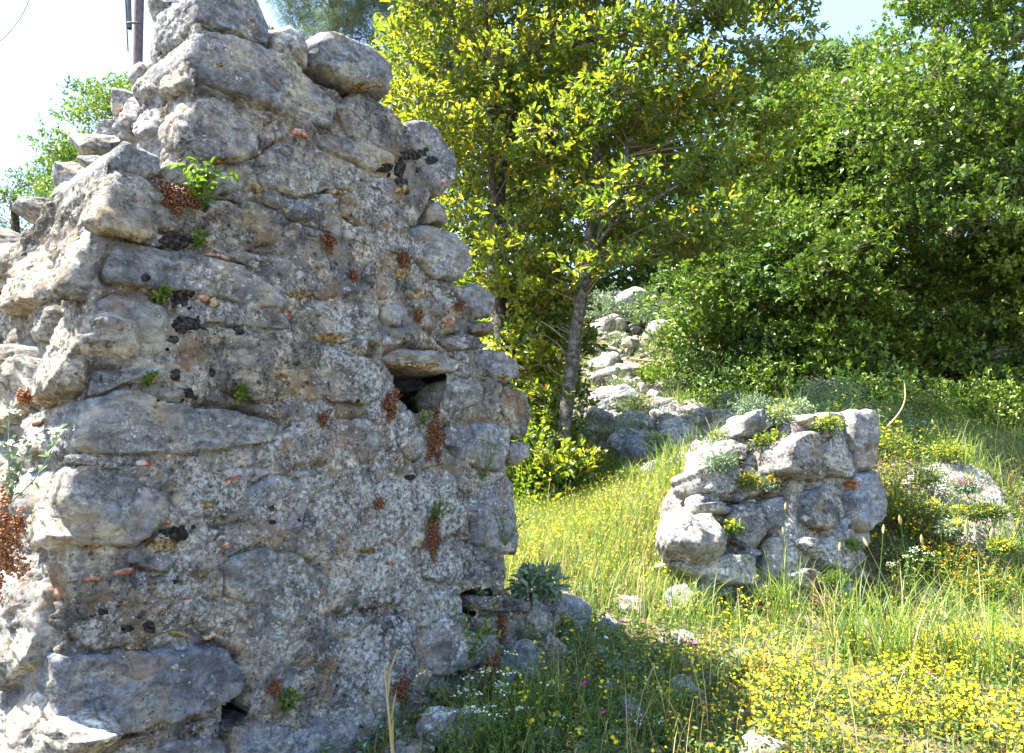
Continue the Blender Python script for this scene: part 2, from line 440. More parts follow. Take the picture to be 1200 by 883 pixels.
# ------------------------------------------------------------------ stones
def chaikin(P, k):
    for _ in range(k):
        Q = np.roll(P, -1, 0)
        P = np.stack([0.86 * P + 0.14 * Q, 0.14 * P + 0.86 * Q], 1).reshape(-1, 2)
    return P
def resample(P, n):
    Q = np.vstack([P, P[:1]])
    s = np.concatenate([[0], np.cumsum(np.linalg.norm(np.diff(Q, axis=0), axis=1))])
    u = np.linspace(0, s[-1], n, endpoint=False)
    return np.stack([np.interp(u, s, Q[:, 0]), np.interp(u, s, Q[:, 1])], 1)
def area2(P):
    return 0.5 * np.sum(P[:, 0] * np.roll(P[:, 1], -1) - np.roll(P[:, 0], -1) * P[:, 1])
def stone(P, o, ea, eb, n, bulge=0.03, back=0.15, edge=0.035, res=0.011, rough=1.0, tilt=(0, 0), seed=0, rnd=2, mat=None,
          parent=None, name='stone', sag=0.0, off=0.0, facet=1.0, floor=.15):
    """a solid rock whose outline P lies in the plane o + a*ea + b*eb; it bulges towards n and reaches 'back' behind it"""
    P = np.asarray(P, float)
    if area2(P) < 0: P = P[::-1]
    P = chaikin(P, rnd)
    per = np.linalg.norm(P - np.roll(P, -1, 0), axis=1).sum()
    N = int(np.clip(per / res, 14, 230))
    B = resample(P, N)
    c = B.mean(0)
    wob = fbm(np.stack([B[:, 0] * 12 + seed * 3.1, B[:, 1] * 12, np.full(N, seed * 1.7)], 1), 4, .6) * 0.020 * rough
    rad = B - c
    rl = np.linalg.norm(rad, axis=1)
    B = c + rad * (1 + np.clip(wob / rl, -.2, .2))[:, None]
    K = int(np.clip(rl.mean() / res, 3, 44))
    rs = np.random.default_rng(seed * 13 + 5)
    planes = []
    for _ in range(7):
        ph = rs.random() * 2 * math.pi
        g = np.array([math.cos(ph), math.sin(ph)])
        ext = ((B - c) @ g).max()
        planes.append((g, ext * (.15 + .75 * rs.random()), (.12 + .75 * rs.random() ** 1.5) * facet * bulge / max(.3 * ext, .02)))
    V = [np.concatenate([c, [1.0]])[None]]
    hts = [np.array([bulge])]
    wfr = [np.array([1.0])]
    rads = [np.zeros((1, 2))]
    rl = np.linalg.norm(B - c, axis=1)
    ru = (B - c) / rl[:, None]
    for k in range(1, K + 1):
        r = k / K
        q = c + r * (B - c)
        d = (1 - r) * rl
        x = np.clip(d / edge, 0, 1)
        h = bulge * (1 - (1 - x) ** 3) ** (1 / 3)
        top_ = np.full(N, bulge)
        for g, e_, sl in planes: top_ = np.minimum(top_, bulge - sl * ((q - c) @ g - e_))
        h = np.minimum(h, np.maximum(top_, bulge * floor)) + (q - c) @ np.asarray(tilt)
        V.append(np.concatenate([q, np.ones((N, 1))], 1)); hts.append(h)
        wfr.append(np.clip(x * 1.3, 0.15, 1)); rads.append(ru)
    nb = max(2, int(np.clip(back / (res * 2.2), 2, 9)))
    for k in range(1, nb + 1):
        f = k / nb
        s = 1 + 0.03 * math.sin(f * 3.0) - 0.25 * max(0, f - 0.75) * 4 * 0.5
        q = c + s * (B - c)
        V.append(np.concatenate([q, np.ones((N, 1))], 1)); hts.append(np.full(N, -back * f) + (B - c) @ np.asarray(tilt) * (1 - f))
        wfr.append(np.full(N, 0.0)); rads.append(ru)
    V.append(np.concatenate([c, [1.0]])[None]); hts.append(np.array([-back * 1.02])); wfr.append(np.array([0.])); rads.append(np.zeros((1, 2)))
    Q = np.vstack(V)[:, :2]; H = np.concatenate(hts); W = np.concatenate(wfr); R = np.vstack(rads)
    if sag: H = H + sag * (Q[:, 1] - c[1])
    W3 = o[None] + Q[:, :1] * ea[None] + Q[:, 1:2] * eb[None] + (H + off)[:, None] * n[None]
    R3 = R[:, :1] * ea[None] + R[:, 1:2] * eb[None]
    D = n[None] * W[:, None] + R3 * (1 - W)[:, None]
    S = W3 + seed * 7.77
    lowf = 0.010 * fbm(S * 7, 2) / max(rough, .5)
    a = lowf + 0.010 * ridged(S * 18, 4) + 0.008 * fbm(S * 40, 3, .6)
    # broken, faceted faces
    a = a + 0.010 * np.round(fbm(S * 9 + 50, 2) * 5) / 5
    small = min(1.0, rl.mean() / 0.09)
    W3 = W3 + D * (a * rough * small)[:, None]
    nr = K + nb
    F3 = [[0, 1 + j, 1 + (j + 1) % N] for j in range(N)]
    base = 1 + np.arange(nr - 1)[:, None] * N
    j = np.arange(N)[None]; j2 = (j + 1) % N
    F4 = np.stack([base + j, base + N + j, base + N + j2, base + j2], -1).reshape(-1, 4)
    last = len(W3) - 1; lb = 1 + (nr - 1) * N
    F3 += [[last, lb + (k + 1) % N, lb + k] for k in range(N)]
    return mk(name, W3, [F4, np.array(F3)], mat or M_STONE, parent)

def cube_sphere(n):
    V = []; F = []
    g = np.linspace(-1, 1, n)
    g = np.tan(g * math.pi / 4)
    a, b = np.meshgrid(g, g); a = a.ravel(); b = b.ravel(); one = np.ones_like(a)
    for k, (P) in enumerate([(one, a, b), (-one, b, a), (b, one, a), (a, -one, b), (a, b, one), (b, a, -one)]):
        V.append(np.stack(P, 1)); F.append(grid_faces(n, n, k * n * n))
    V = np.vstack(V); F = np.vstack(F)
    return V / np.linalg.norm(V, axis=1)[:, None], F
_CS = {}
def boulder_verts(size, seed, n=14, sq=2.6, rough=1.0):
    if n not in _CS: _CS[n] = cube_sphere(n)
    V, F = _CS[n]
    s = (np.abs(V) ** sq).sum(1) ** (-1.0 / sq)
    P = V * s[:, None]
    # chop with random planes for broken facets
    r = np.random.default_rng(seed)
    for _ in range(16):
        nn = unit(r.normal(size=3)); d = 0.62 + r.random() * 0.30
        x = P @ nn
        P = P - nn[None] * (np.maximum(0, x - d) * 0.97)[:, None]
    P = P * np.asarray(size)[None]
    m = float(np.mean(size))
    S = P / m + seed * 5.3
    a = 0.07 * fbm(S * 1.6, 3) + 0.06 * ridged(S * 4, 4) + .03 * fbm(S * 12, 2)
    return P + V * (a * m * rough)[:, None], F
def rotmat(ax, ay, az):
    return np.array(Matrix.Rotation(az, 3, 'Z') @ Matrix.Rotation(ay, 3, 'Y') @ Matrix.Rotation(ax, 3, 'X'))
def boulder(center, size, rot, seed, n=14, mat=None, parent=None, name='stone', rough=1.0, sq=2.6):
    P, F = boulder_verts(size, seed, n, sq, rough)
    return mk(name, P @ rotmat(*rot).T + np.asarray(center)[None], [F], mat or M_STONE, parent, origin=center)

# ------------------------------------------------------------------ the big ruined wall
wall_base = AO + EU * 0.9 + EB * 0.5
wall_base[2] = 0.6
tower = thing('ruined_wall', 'tall ruined wall of grey limestone blocks and lichened mortar filling the left half', 'ruin', Vector(wall_base))
tower['label'] = 'tall ruined wall of grey limestone blocks and lichened mortar with a small square hole'
def fpoly(px): return np.array([front_uz(*p) for p in px])

front_traced = [
 # (outline in photo pixels, bulge, back, kind)
 ([(228,24),(232,-14),(270,-20),(300,2),(316,30),(312,60),(292,52),(272,39),(250,34)], .05, .30, 's'),
 ([(226,42),(240,36),(290,48),(340,72),(375,100),(396,125),(394,150),(355,145),(315,127),(280,115),(234,100),(225,70)], .05, .40, 's'),
 ([(222,118),(240,116),(272,127),(305,158),(303,175),(285,189),(250,190),(220,184),(218,150)], .07, .35, 's'),
 ([(318,36),(340,30),(357,35),(361,60),(360,80),(335,66),(322,55)], .03, .3, 'm'),
 ([(397,128),(410,112),(430,110),(455,120),(475,143),(488,165),(480,190),(440,183),(410,165)], .03, .25, 'p'),
 ([(367,157),(382,157),(420,165),(460,183),(462,197),(440,202),(385,181),(368,171)], .045, .12, 's'),
 ([(476,146),(491,141),(514,153),(530,183),(531,211),(518,231),(501,219),(489,192),(477,168)], .05, .30, 's'),
 ([(480,270),(497,265),(531,272),(551,288),(550,310),(536,331),(508,324),(484,302)], .05, .30, 's'),
 ([(127,190),(146,167),(165,175),(184,184),(190,203),(165,210),(145,214),(131,212)], .05, .38, 's'),
 ([(127,240),(142,217),(165,218),(205,226),(222,250),(212,270),(170,270),(130,266)], .05, .40, 's'),
 ([(191,192),(234,190),(272,204),(293,221),(245,231),(206,218)], .035, .15, 's'),
 ([(128,278),(180,292),(240,300),(290,315),(343,355),(330,362),(289,358),(238,345),(180,338),(122,330)], .045, .35, 's'),
 ([(116,352),(163,343),(190,356),(202,388),(192,416),(150,430),(112,430),(110,392)], .035, .35, 's'),
 ([(218,390),(250,382),(290,390),(340,398),(400,408),(455,425),(456,450),(440,475),(370,468),(300,470),(255,455),(228,420)], .025, .15, 'p'),
 ([(94,497),(104,470),(146,452),(204,477),(272,480),(328,495),(326,518),(272,525),(204,531),(112,533),(93,526)], .05, .40, 's'),
 ([(78,560),(98,545),(150,556),(190,577),(200,608),(165,636),(110,645),(88,640),(74,600)], .07, .42, 's'),
 ([(84,668),(150,664),(205,680),(238,704),(222,735),(180,745),(135,757),(88,762),(73,720),(76,690)], .035, .38, 'pit'),
 ([(56,800),(62,768),(91,768),(205,761),(256,757),(286,787),(292,805),(256,830),(165,853),(84,863),(66,845)], .10, .42, 's'),
 ([(264,657),(300,642),(350,650),(385,675),(390,698),(350,715),(305,712),(268,700)], .02, .12, 's'),
 ([(287,572),(330,556),(358,570),(364,598),(350,625),(312,632),(287,610)], .02, .12, 's'),
 ([(519,723),(540,732),(562,752),(566,776),(538,790),(505,792),(493,779),(496,750)], .07, .20, 's'),
 ([(337,895),(345,860),(380,832),(413,842),(434,866),(437,900)], .06, .2, 's'),
 ([(272,900),(275,857),(308,843),(343,850),(345,868),(334,900)], .04, .2, 's'),
 ([(150,900),(180,872),(230,862),(264,868),(268,900)], .04, .25, 's'),
 ([(95,878),(160,864),(250,841),(262,846),(205,866),(120,888)], .02, .25, 'p'),
 ([(468,479),(483,482),(494,505),(500,531),(490,541),(477,538),(468,515)], .035, .15, 's'),
 ([(453,417),(470,407),(517,415),(541,427),(534,437),(504,436),(460,428)], .06, .35, 's'),
 ([(526,450),(540,444),(565,450),(568,470),(538,484),(522,478)], .03, .12, 's'),
 ([(522,499),(555,494),(589,497),(599,518),(592,552),(565,548),(538,540),(521,520)], .035, .22, 's'),
 ([(558,418),(582,409),(606,423),(609,445),(585,446),(562,437)], .05, .32, 's'),
 ([(590,452),(599,450),(616,457),(621,491),(613,514),(598,511),(589,472)], .04, .3, 'p'),
 ([(602,516),(619,517),(623,531),(607,545),(597,533)], .05, .2, 's'),
 ([(552,584),(589,559),(603,566),(606,600),(605,648),(585,650),(557,635)], .04, .30, 's'),
 ([(538,343),(558,332),(582,349),(576,372),(553,369),(538,358)], .05, .25, 's'),
 ([(551,376),(582,379),(572,393),(551,389)], .05, .2, 'p'),
 ([(446,360),(470,356),(483,368),(480,383),(450,382)], .035, .1, 's'),
 ([(515,398),(540,391),(564,396),(560,408),(530,412)], .04, .2, 'p'),
 ([(490,701),(520,691),(543,702),(540,722),(500,722)], .02, .12, 'p'),
 ([(550,700),(575,699),(629,706),(626,717),(560,716)], .07, .3, 'p'),
 ([(558,725),(590,721),(592,735),(562,740)], .03, .2, 'p'),
 ([(255,246),(300,236),(340,256),(335,280),(290,290),(256,275)], .015, .1, 'p'),
 ([(400,225),(440,222),(472,240),(470,262),(430,268),(402,250)], .015, .1, 'p'),
 ([(345,300),(395,296),(430,318),(425,345),(380,350),(350,335)], .015, .1, 'p'),
 ([(300,318),(340,322),(350,345),(320,345)], .02, .1, 's'),
 ([(385,495),(430,490),(455,510),(450,540),(410,545),(385,525)], .02, .1, 's'),
 ([(262,280),(300,284),(302,294),(265,296)], .02, .1, 'p'),
 ([(560,745),(588,740),(600,770),(592,800),(565,790)], .04, .2, 'p'),
 ([(128,270),(180,273),(215,276),(240,291),(180,288),(127,277)], .02, .3, 'c'),
 ([(111,433),(150,433),(190,420),(225,426),(232,448),(146,448),(106,466)], .025, .3, 'c'),
 ([(92,531),(150,535),(204,534),(260,531),(262,548),(195,573),(150,552),(90,545)], .025, .3, 'c'),
 ([(205,562),(280,547),(328,550),(290,568),(284,600),(215,610),(203,590)], .02, .12, 'c'),
 ([(210,678),(215,626),(280,615),(308,634),(262,655),(262,698),(242,702)], .02, .12, 'c'),
 ([(168,640),(204,615),(204,672),(150,661),(90,663),(86,646)], .02, .3, 's'),
 ([(232,702),(300,718),(350,720),(380,717),(383,758),(330,788),(295,788),(260,753),(226,737)], .02, .12, 'c'),
 ([(385,560),(440,556),(480,560),(485,600),(450,640),(400,650),(372,620),(368,590)], .02, .12, 'c'),
 ([(397,660),(450,646),(485,651),(489,688),(470,714),(402,714),(390,690)], .02, .12, 'c'),
 ([(386,722),(480,722),(488,775),(500,795),(440,811),(387,800),(382,760)], .02, .12, 'c'),
 ([(300,795),(374,778),(381,810),(345,848),(300,834)], .02, .12, 'c'),
 ([(338,500),(380,496),(384,545),(345,548),(333,525)], .02, .12, 'c'),
 ([(305,182),(330,166),(395,182),(440,206),(476,210),(478,233),(440,219),(398,220),(350,230),(303,215)], .02, .12, 'c'),
 ([(247,292),(300,297),(342,300),(350,338),(342,350),(290,311)], .02, .12, 'c'),
 ([(437,268),(477,273),(483,305),(503,325),(482,350),(442,352),(430,320)], .02, .12, 'c'),
 ([(350,353),(425,349),(444,384),(400,402),(345,391)], .02, .12, 'c'),
 ([(207,350),(240,349),(338,366),(343,388),(245,377),(214,386)], .02, .12, 'c'),
 ([(490,555),(530,550),(545,580),(550,625),(520,632),(495,610)], .02, .12, 'c'),
 ([(495,640),(550,636),(580,650),(585,680),(540,685),(500,678)], .02, .12, 'c'),
 ([(505,240),(520,236),(528,262),(500,262)], .03, .2, 'c'),
 ([(440,820),(480,812),(520,825),(525,860),(480,870),(445,860)], .04, .2, 'p'),
]
KM = {'c': M_CRUST, 's': M_STONE, 'm': M_PALE, 'p': M_PIT, 'pit': M_PIT}
occ = []
for k, (px, bu, bk, kd) in enumerate(front_traced):
    P = fpoly(px)
    occ.append(P)
    r = random.Random(k)
    bigger = bu >= .06
    stone(P, AO, EU, EZ, NF, floor=.55, bulge=bu * (.6 if k < 8 or k in (20, 26) else .45) + .003, back=bk + .08, edge=.016 if bigger else .010, seed=k + 1, off=-0.008 if bu >= .045 else (-.011 if bu > .03 else -.012), facet=.55,
          tilt=(r.uniform(-.05, .05), r.uniform(-.10, .05)), rough=1.8 if kd == 'pit' else 1.0, rnd=1, mat=KM[kd], parent=tower)
# the free block on the top right
P = fpoly([(362,50),(378,39),(406,50),(440,68),(455,80),(454,114),(426,106),(392,97),(366,78)])
stone(P, AO, EU, EZ, NF, bulge=.06, back=.42, edge=.025, seed=91, rough=1.0, rnd=1, floor=.5, facet=.7, tilt=(0, -.1), parent=tower)
occ.append(P)

# core of mortar and rubble, as layers
def prof(pts):
    a = sorted([(float(front_uz(*p)[1]), float(front_uz(*p)[0])) for p in pts])
    return np.array([q[0] for q in a]), np.array([q[1] for q in a])
rz, ru_ = prof([(500,150),(516,190),(505,228),(488,262),(528,300),(528,330),(560,352),(560,385),(572,415),(594,440),(600,480),(598,512),(592,545),(594,580),(592,640),(590,690),(620,716),(640,760),(655,820),(670,880)])
zstep = float(front_uz(135, 190)[1])
ztop = float(front_uz(234, 30)[1])
uup = float(front_uz(224, 90)[0])
z0 = 0.1
NFu = 300
zl = np.concatenate([np.arange(z0, ztop - 0.05, 0.0075), [ztop - .03, ztop - .01, ztop]])
hole_polys = [ (fpoly([(459,430),(500,434),(524,438),(522,452),(512,486),(498,480),(486,484),(466,464)]), .7),
               (fpoly([(541,690),(572,690),(580,698),(556,700),(553,712),(560,718),(552,724),(541,716)]), .16),
               (fpoly([(548,722),(562,742),(566,752),(556,748)]), .10),
               (fpoly([(432,402),(444,404),(446,422),(438,424),(430,412)]), .08),
               (fpoly([(262,832),(292,806),(304,812),(296,826),(280,850),(262,852)]), .12),
               (fpoly([(262,840),(270,842),(268,870),(256,866)]), .10),
               (fpoly([(540,772),(568,778),(550,798),(520,800)]), .08),
               (fpoly([(596,800),(610,790),(606,780)]), .05) ]
def inpoly(P, x, y):
    ins = np.zeros(len(x), bool)
    for a, b in zip(P, np.roll(P, -1, 0)):
        c1 = (a[1] > y) != (b[1] > y)
        with np.errstate(divide='ignore', invalid='ignore'):
            xx = (b[0] - a[0]) * (y - a[1]) / (b[1] - a[1]) + a[0]
        ins ^= c1 & (x < xx)
    return ins
def topT(z):
    return np.interp(z, [0, zstep - .28, zstep - .03, zstep, zstep + .25, ztop], [1.5, 1.4, .62, .60, .75, .42])
rings = []
hidx = []
for z in zl:
    uR = np.interp(z, rz, ru_)
    if z > rz[-1]: uR = ru_[-1] - (z - rz[-1]) * .6
    uL = uup if z > zstep else 0.0
    uL += 0.008
    # top edge falls to the right as in the photograph
    if z > ztop - .12: uR = min(uR, uL + .95 + (ztop - z) * 4)
    T = float(topT(z)) - 0.03
    a = np.linspace(0, 1, NFu)
    fr = np.stack([uL + (uR - uL) * a, np.zeros(NFu)], 1)
    nr_ = 24
    rt = np.stack([np.full(nr_, uR), np.linspace(0, T, nr_ + 2)[1:-1]], 1)
    bk = np.stack([np.linspace(uR, uL, 24), np.full(24, T)], 1)
    lf = np.stack([np.full(70, uL), T * (1 - np.linspace(0, 1, 72)[1:-1]) ** 1.0], 1)
    ring = np.vstack([fr, rt, bk, lf])
    rings.append(np.column_stack([ring, np.full(len(ring), z)]))
NR = len(rings[0])
G = np.vstack(rings)
# outward direction
dirs = np.zeros((NR, 2))
dirs[:NFu] = (0, -1); dirs[NFu:NFu + 24] = (1, 0); dirs[NFu + 24:NFu + 48] = (0, 1); dirs[NFu + 48:] = (-1, 0)
Dg = np.tile(dirs, (len(zl), 1))
W3 = AO[None] + G[:, :1] * EU[None] + G[:, 1:2] * EB[None] + G[:, 2:3] * EZ[None]
D3 = Dg[:, :1] * EU[None] + Dg[:, 1:2] * EB[None]
amp = 0.022 * fbm(W3 * 5, 3) + 0.012 * fbm(W3 * 19, 3) + 0.012 * ridged(W3 * 42, 2)
isleft = Dg[:, 0] == -1
amp = amp * np.where(isleft, 1.5, 1.0)
amp -= 0.004
fmask = Dg[:, 1] == -1
for HP, dep in hole_polys:
    idx = np.nonzero(fmask)[0]
    x, y = G[idx, 0], G[idx, 2]
    near = (x > HP[:, 0].min() - .02) & (x < HP[:, 0].max() + .02) & (y > HP[:, 1].min() - .02) & (y < HP[:, 1].max() + .02)
    idx = idx[near]
    ins = inpoly(HP, G[idx, 0], G[idx, 2])
    amp[idx[ins]] -= dep
# joints: the mortar is washed out along parts of the stones' outlines
hx = np.arange(0, 2.8, .006); hy = np.arange(0, 4.0, .006)
HX, HY = np.meshgrid(hx, hy)
ocm = np.zeros(HX.shape)
for P in occ:
    x0, x1 = np.searchsorted(hx, [P[:, 0].min(), P[:, 0].max()]); y0, y1 = np.searchsorted(hy, [P[:, 1].min(), P[:, 1].max()])
    ocm[y0:y1, x0:x1] = np.maximum(ocm[y0:y1, x0:x1], inpoly(P, HX[y0:y1, x0:x1].ravel(), HY[y0:y1, x0:x1].ravel()).reshape(y1 - y0, x1 - x0))
def blur(A, n):
    for ax in (0, 1):
        A = sum(np.roll(A, k_, ax) for k_ in range(-n, n + 1)) / (2 * n + 1)
    return A
def sample_grid(A, x, y):
    fx_ = np.clip((x - hx[0]) / .006, 0, len(hx) - 1.001); fy_ = np.clip((y - hy[0]) / .006, 0, len(hy) - 1.001)
    ix_, iy_ = fx_.astype(int), fy_.astype(int); ax_, ay_ = fx_ - ix_, fy_ - iy_
    return (A[iy_, ix_] * (1 - ax_) * (1 - ay_) + A[iy_, ix_ + 1] * ax_ * (1 - ay_) + A[iy_ + 1, ix_] * (1 - ax_) * ay_ + A[iy_ + 1, ix_ + 1] * ax_ * ay_)
ob = blur(blur(ocm, 2), 2)
band = np.clip(4 * ob * (1 - ob), 0, 1)
fi = np.nonzero(fmask)[0]
jn = fbm(W3[fi] * 6 + 40, 2)
amp[fi] -= sample_grid(band, G[fi, 0], G[fi, 2]) * np.clip(jn * 3 + .35, 0, 1) * .032
amp[fi] += np.clip(fbm(W3[fi] * 8 + 90, 2), 0, 1) * .02 * (1 - sample_grid(ob, G[fi, 0], G[fi, 2]))
W3 = W3 + D3 * amp[:, None]
nz = len(zl)
b = np.arange(nz - 1)[:, None] * NR
j = np.arange(NR)[None]; j2 = (j + 1) % NR
F4 = np.stack([b + j, b + j2, b + NR + j2, b + NR + j], -1).reshape(-1, 4)
topc = len(W3)
tp = W3[-NR:].mean(0) + EZ * 0.02
W3 = np.vstack([W3, tp[None]])
tb = (nz - 1) * NR
F3 = np.stack([tb + np.arange(NR), tb + (np.arange(NR) + 1) % NR, np.full(NR, topc)], 1)
void = np.zeros(len(W3), bool)
for q_ in (0, 1, 4):
    HP = hole_polys[q_][0]
    void[fi[inpoly(HP, G[fi, 0], G[fi, 2])]] = True
F4 = F4[~void[F4].any(1)]
mk('mortar_core', W3, [F4, F3], M_MORTAR, tower)

# small rubble set in the mortar between the big blocks
gx = np.arange(0.02, 2.6, .01); gy = np.arange(z0 + .3, ztop, .01)
GX, GY = np.meshgrid(gx, gy)
fx, fy = GX.ravel(), GY.ravel()
free = (fx < np.interp(fy, rz, ru_) - .03) & (fx > np.where(fy > zstep, uup + .04, 0.05)) & (fy < ztop - .05)
for P in occ: free &= ~inpoly(P.mean(0) + (P - P.mean(0)) * 1.06, fx, fy)
for P, _ in hole_polys: free &= ~inpoly(P.mean(0) + (P - P.mean(0)) * 1.3, fx, fy)
free = free.reshape(GX.shape)
rr = random.Random(11)
cnt = 0
for size, tries in ((.105, 500), (.075, 900), (.05, 1300), (.033, 1500)):
    for _ in range(tries):
        if cnt >= 170: break
        iy = rr.randrange(free.shape[0]); ix = rr.randrange(free.shape[1])
        if not free[iy, ix]: continue
        s = size * rr.uniform(.8, 1.15)
        asp = rr.uniform(1.0, 2.0)
        a, b_ = s * asp ** .5 * .5, s / asp ** .5 * .5
        ang = rr.uniform(-.25, .2)
        cx, cy = gx[ix], gy[iy]
        dx, dy = GX - cx, GY - cy
        xa = dx * math.cos(ang) + dy * math.sin(ang); ya = -dx * math.sin(ang) + dy * math.cos(ang)
        m = (xa / (a * 1.15)) ** 2 + (ya / (b_ * 1.15)) ** 2 < 1
        if m.sum() < 4 or (free & m).sum() < .93 * m.sum(): continue
        free &= ~m
        n_ = rr.randrange(6, 9)
        P = []
        for q in range(n_):
            t_ = 2 * math.pi * (q + rr.uniform(-.25, .25)) / n_
            rad = rr.uniform(.72, 1.2)
            P.append((a * rad * math.cos(t_), b_ * rad * math.sin(t_)))
        P = np.array(P) @ np.array([[math.cos(ang), math.sin(ang)], [-math.sin(ang), math.cos(ang)]]) + (cx, cy)
        stone(P, AO, EU, EZ, NF, bulge=rr.uniform(.012, .026) + size * .06, back=.06, edge=s * .16, seed=200 + cnt, res=.009,
              off=-0.012, rnd=1, tilt=(rr.uniform(-.2, .2), rr.uniform(-.25, .2)), rough=.9, mat=rr.choice([M_STONE, M_PIT, M_STONE, M_PALE]), parent=tower)
        cnt += 1

# left face, raked by the sun
def lpoly(px, u0=0.0): return np.array([left_tz(*p, u0) for p in px])
left_traced = [  # paler stone, its colour also chosen to brighten the sunlit side
 ([(54,378),(78,360),(112,366),(106,400),(88,462),(55,470)], .05, 0, 'm'),
 ([(34,484),(60,478),(90,488),(82,535),(36,538)], .06, 0, 'm'),
 ([(17,310),(45,285),(62,300),(60,350),(40,365),(14,368)], .08, 0, 'm'),
 ([(-20,330),(-20,290),(10,284),(14,305),(6,345)], .10, 0, 'm'),
 ([(38,370),(60,352),(62,372),(56,400),(40,402)], .05, 0, 'm'),
 ([(62,290),(100,240),(112,270),(104,345),(70,352)], .05, 0, 'm'),
 ([(-40,500),(-30,410),(30,402),(46,410),(44,470),(10,500)], .12, 0, 'm'),
 ([(36,560),(86,545),(76,600),(86,640),(50,635),(34,600)], .06, 0, 'm'),
 ([(8,690),(36,648),(68,660),(64,720),(60,765),(20,812),(2,760)], .14, 0, 'm'),
 ([(-30,860),(-20,790),(10,800),(26,830),(30,890),(-20,900)], .12, 0, 'm'),
 ([(26,825),(56,790),(66,850),(84,880),(40,900)], .05, 0, 'm'),
 ([(-60,300),(-40,275),(20,282),(-10,310),(-50,330)], .1, 0, 'm'),
 ([(-60,420),(-60,330),(-10,350),(0,390),(-30,410)], .1, 0, 'm'),
 ([(-60,640),(-50,520),(-5,515),(10,560),(0,650)], .06, 0, 'm'),
 ([(-60,780),(-50,660),(-5,665),(2,720),(-20,785)], .06, 0, 'm'),
 ([(100,232),(112,212),(127,195),(126,262),(108,270)], .04, 0, 'm'),
 ([(160,150),(172,120),(188,118),(190,160),(168,165)], .05, 1, 'm'),
 ([(140,160),(142,120),(160,112),(166,140),(155,165)], .07, 1, 'm'),
 ([(160,112),(165,90),(186,88),(190,110),(172,118)], .06, 1, 'm'),
 ([(192,120),(218,116),(216,180),(192,170)], .03, 1, 'm'),
 ([(190,75),(224,45),(222,105),(195,112)], .03, 1, 'm'),
 ([(186,60),(192,20),(228,-10),(226,40),(205,58)], .05, 1, 'm'),
]
for k, (px, bu, up, kd) in enumerate(left_traced):
    u0 = uup if up else 0.0
    stone(lpoly(px, u0), AO + EU * u0, EB, EZ, NL, bulge=bu * .45, floor=.5, back=.14, edge=.02, seed=300 + k, rough=1.7, off=-.005, rnd=1, res=.014,
          tilt=(random.uniform(-.12, .2), random.uniform(-.35, -.02)), mat=KM[kd], parent=tower)
# blocks sitting on the broken step and along the top
for k, (px, py, d, s, rot) in enumerate([
    (118, 178, 2.72, (.12, .08, .07), (0, 0, .9)), (92, 215, 2.75, (.11, .09, .06), (0, .2, .5)), (60, 252, 2.85, (.14, .10, .05), (.1, .1, .2)),
    (20, 290, 2.95, (.17, .12, .07), (.2, .1, 1.0)), (140, 160, 2.9, (.10, .07, .07), (.4, 0, .3)), (152, 128, 3.1, (.09, .08, .09), (.4, .3, .3)),
    (172, 96, 3.1, (.09, .07, .08), (.1, .3, .8)), (208, 22, 2.95, (.13, .10, .09), (.1, .3, .8)), (128, 200, 2.5, (.10, .06, .04), (.1, .1, .9)),
    (84, 232, 2.65, (.08, .06, .05), (.5, .1, .9)), (-20, 290, 2.9, (.16, .12, .07), (.2, .1, .3)), (110, 215, 2.62, (.07, .06, .04), (.5, .4, .9))]):
    boulder(pt(px, py, d), s, rot, 400 + k, 16, M_PALE, tower, rough=1.3)
# broken foot of the wall running on to the right
for k, (px, py, d, s, rot) in enumerate([
    (625, 730, 3.75, (.13, .12, .13), (0, 0, .7)), (610, 790, 3.45, (.12, .12, .14), (0, .1, .3)), (640, 780, 3.6, (.10, .12, .17), (.2, 0, .6)),
    (668, 730, 3.95, (.15, .12, .13), (.1, .3, .9)), (600, 850, 3.2, (.12, .12, .10), (0, 0, .2)), (660, 800, 3.55, (.09, .10, .12), (0, .2, .2)),
    (650, 700, 4.15, (.14, .12, .09), (0, .3, .7)), (560, 860, 3.05, (.11, .08, .09), (.2, .1, .3)), (690, 760, 3.9, (.09, .09, .08), (.2, .3, .7)),
    (520, 850, 3.0, (.10, .07, .08), (.2, .1, .5)), (480, 890, 2.85, (.12, .09, .08), (0, .1, .4)), (592, 745, 3.72, (.07, .06, .05), (0, .1, .4))]):
    boulder(pt(px, py, d), s, rot, 450 + k, 18, [M_PIT, M_STONE][k % 2], tower, rough=1.5)

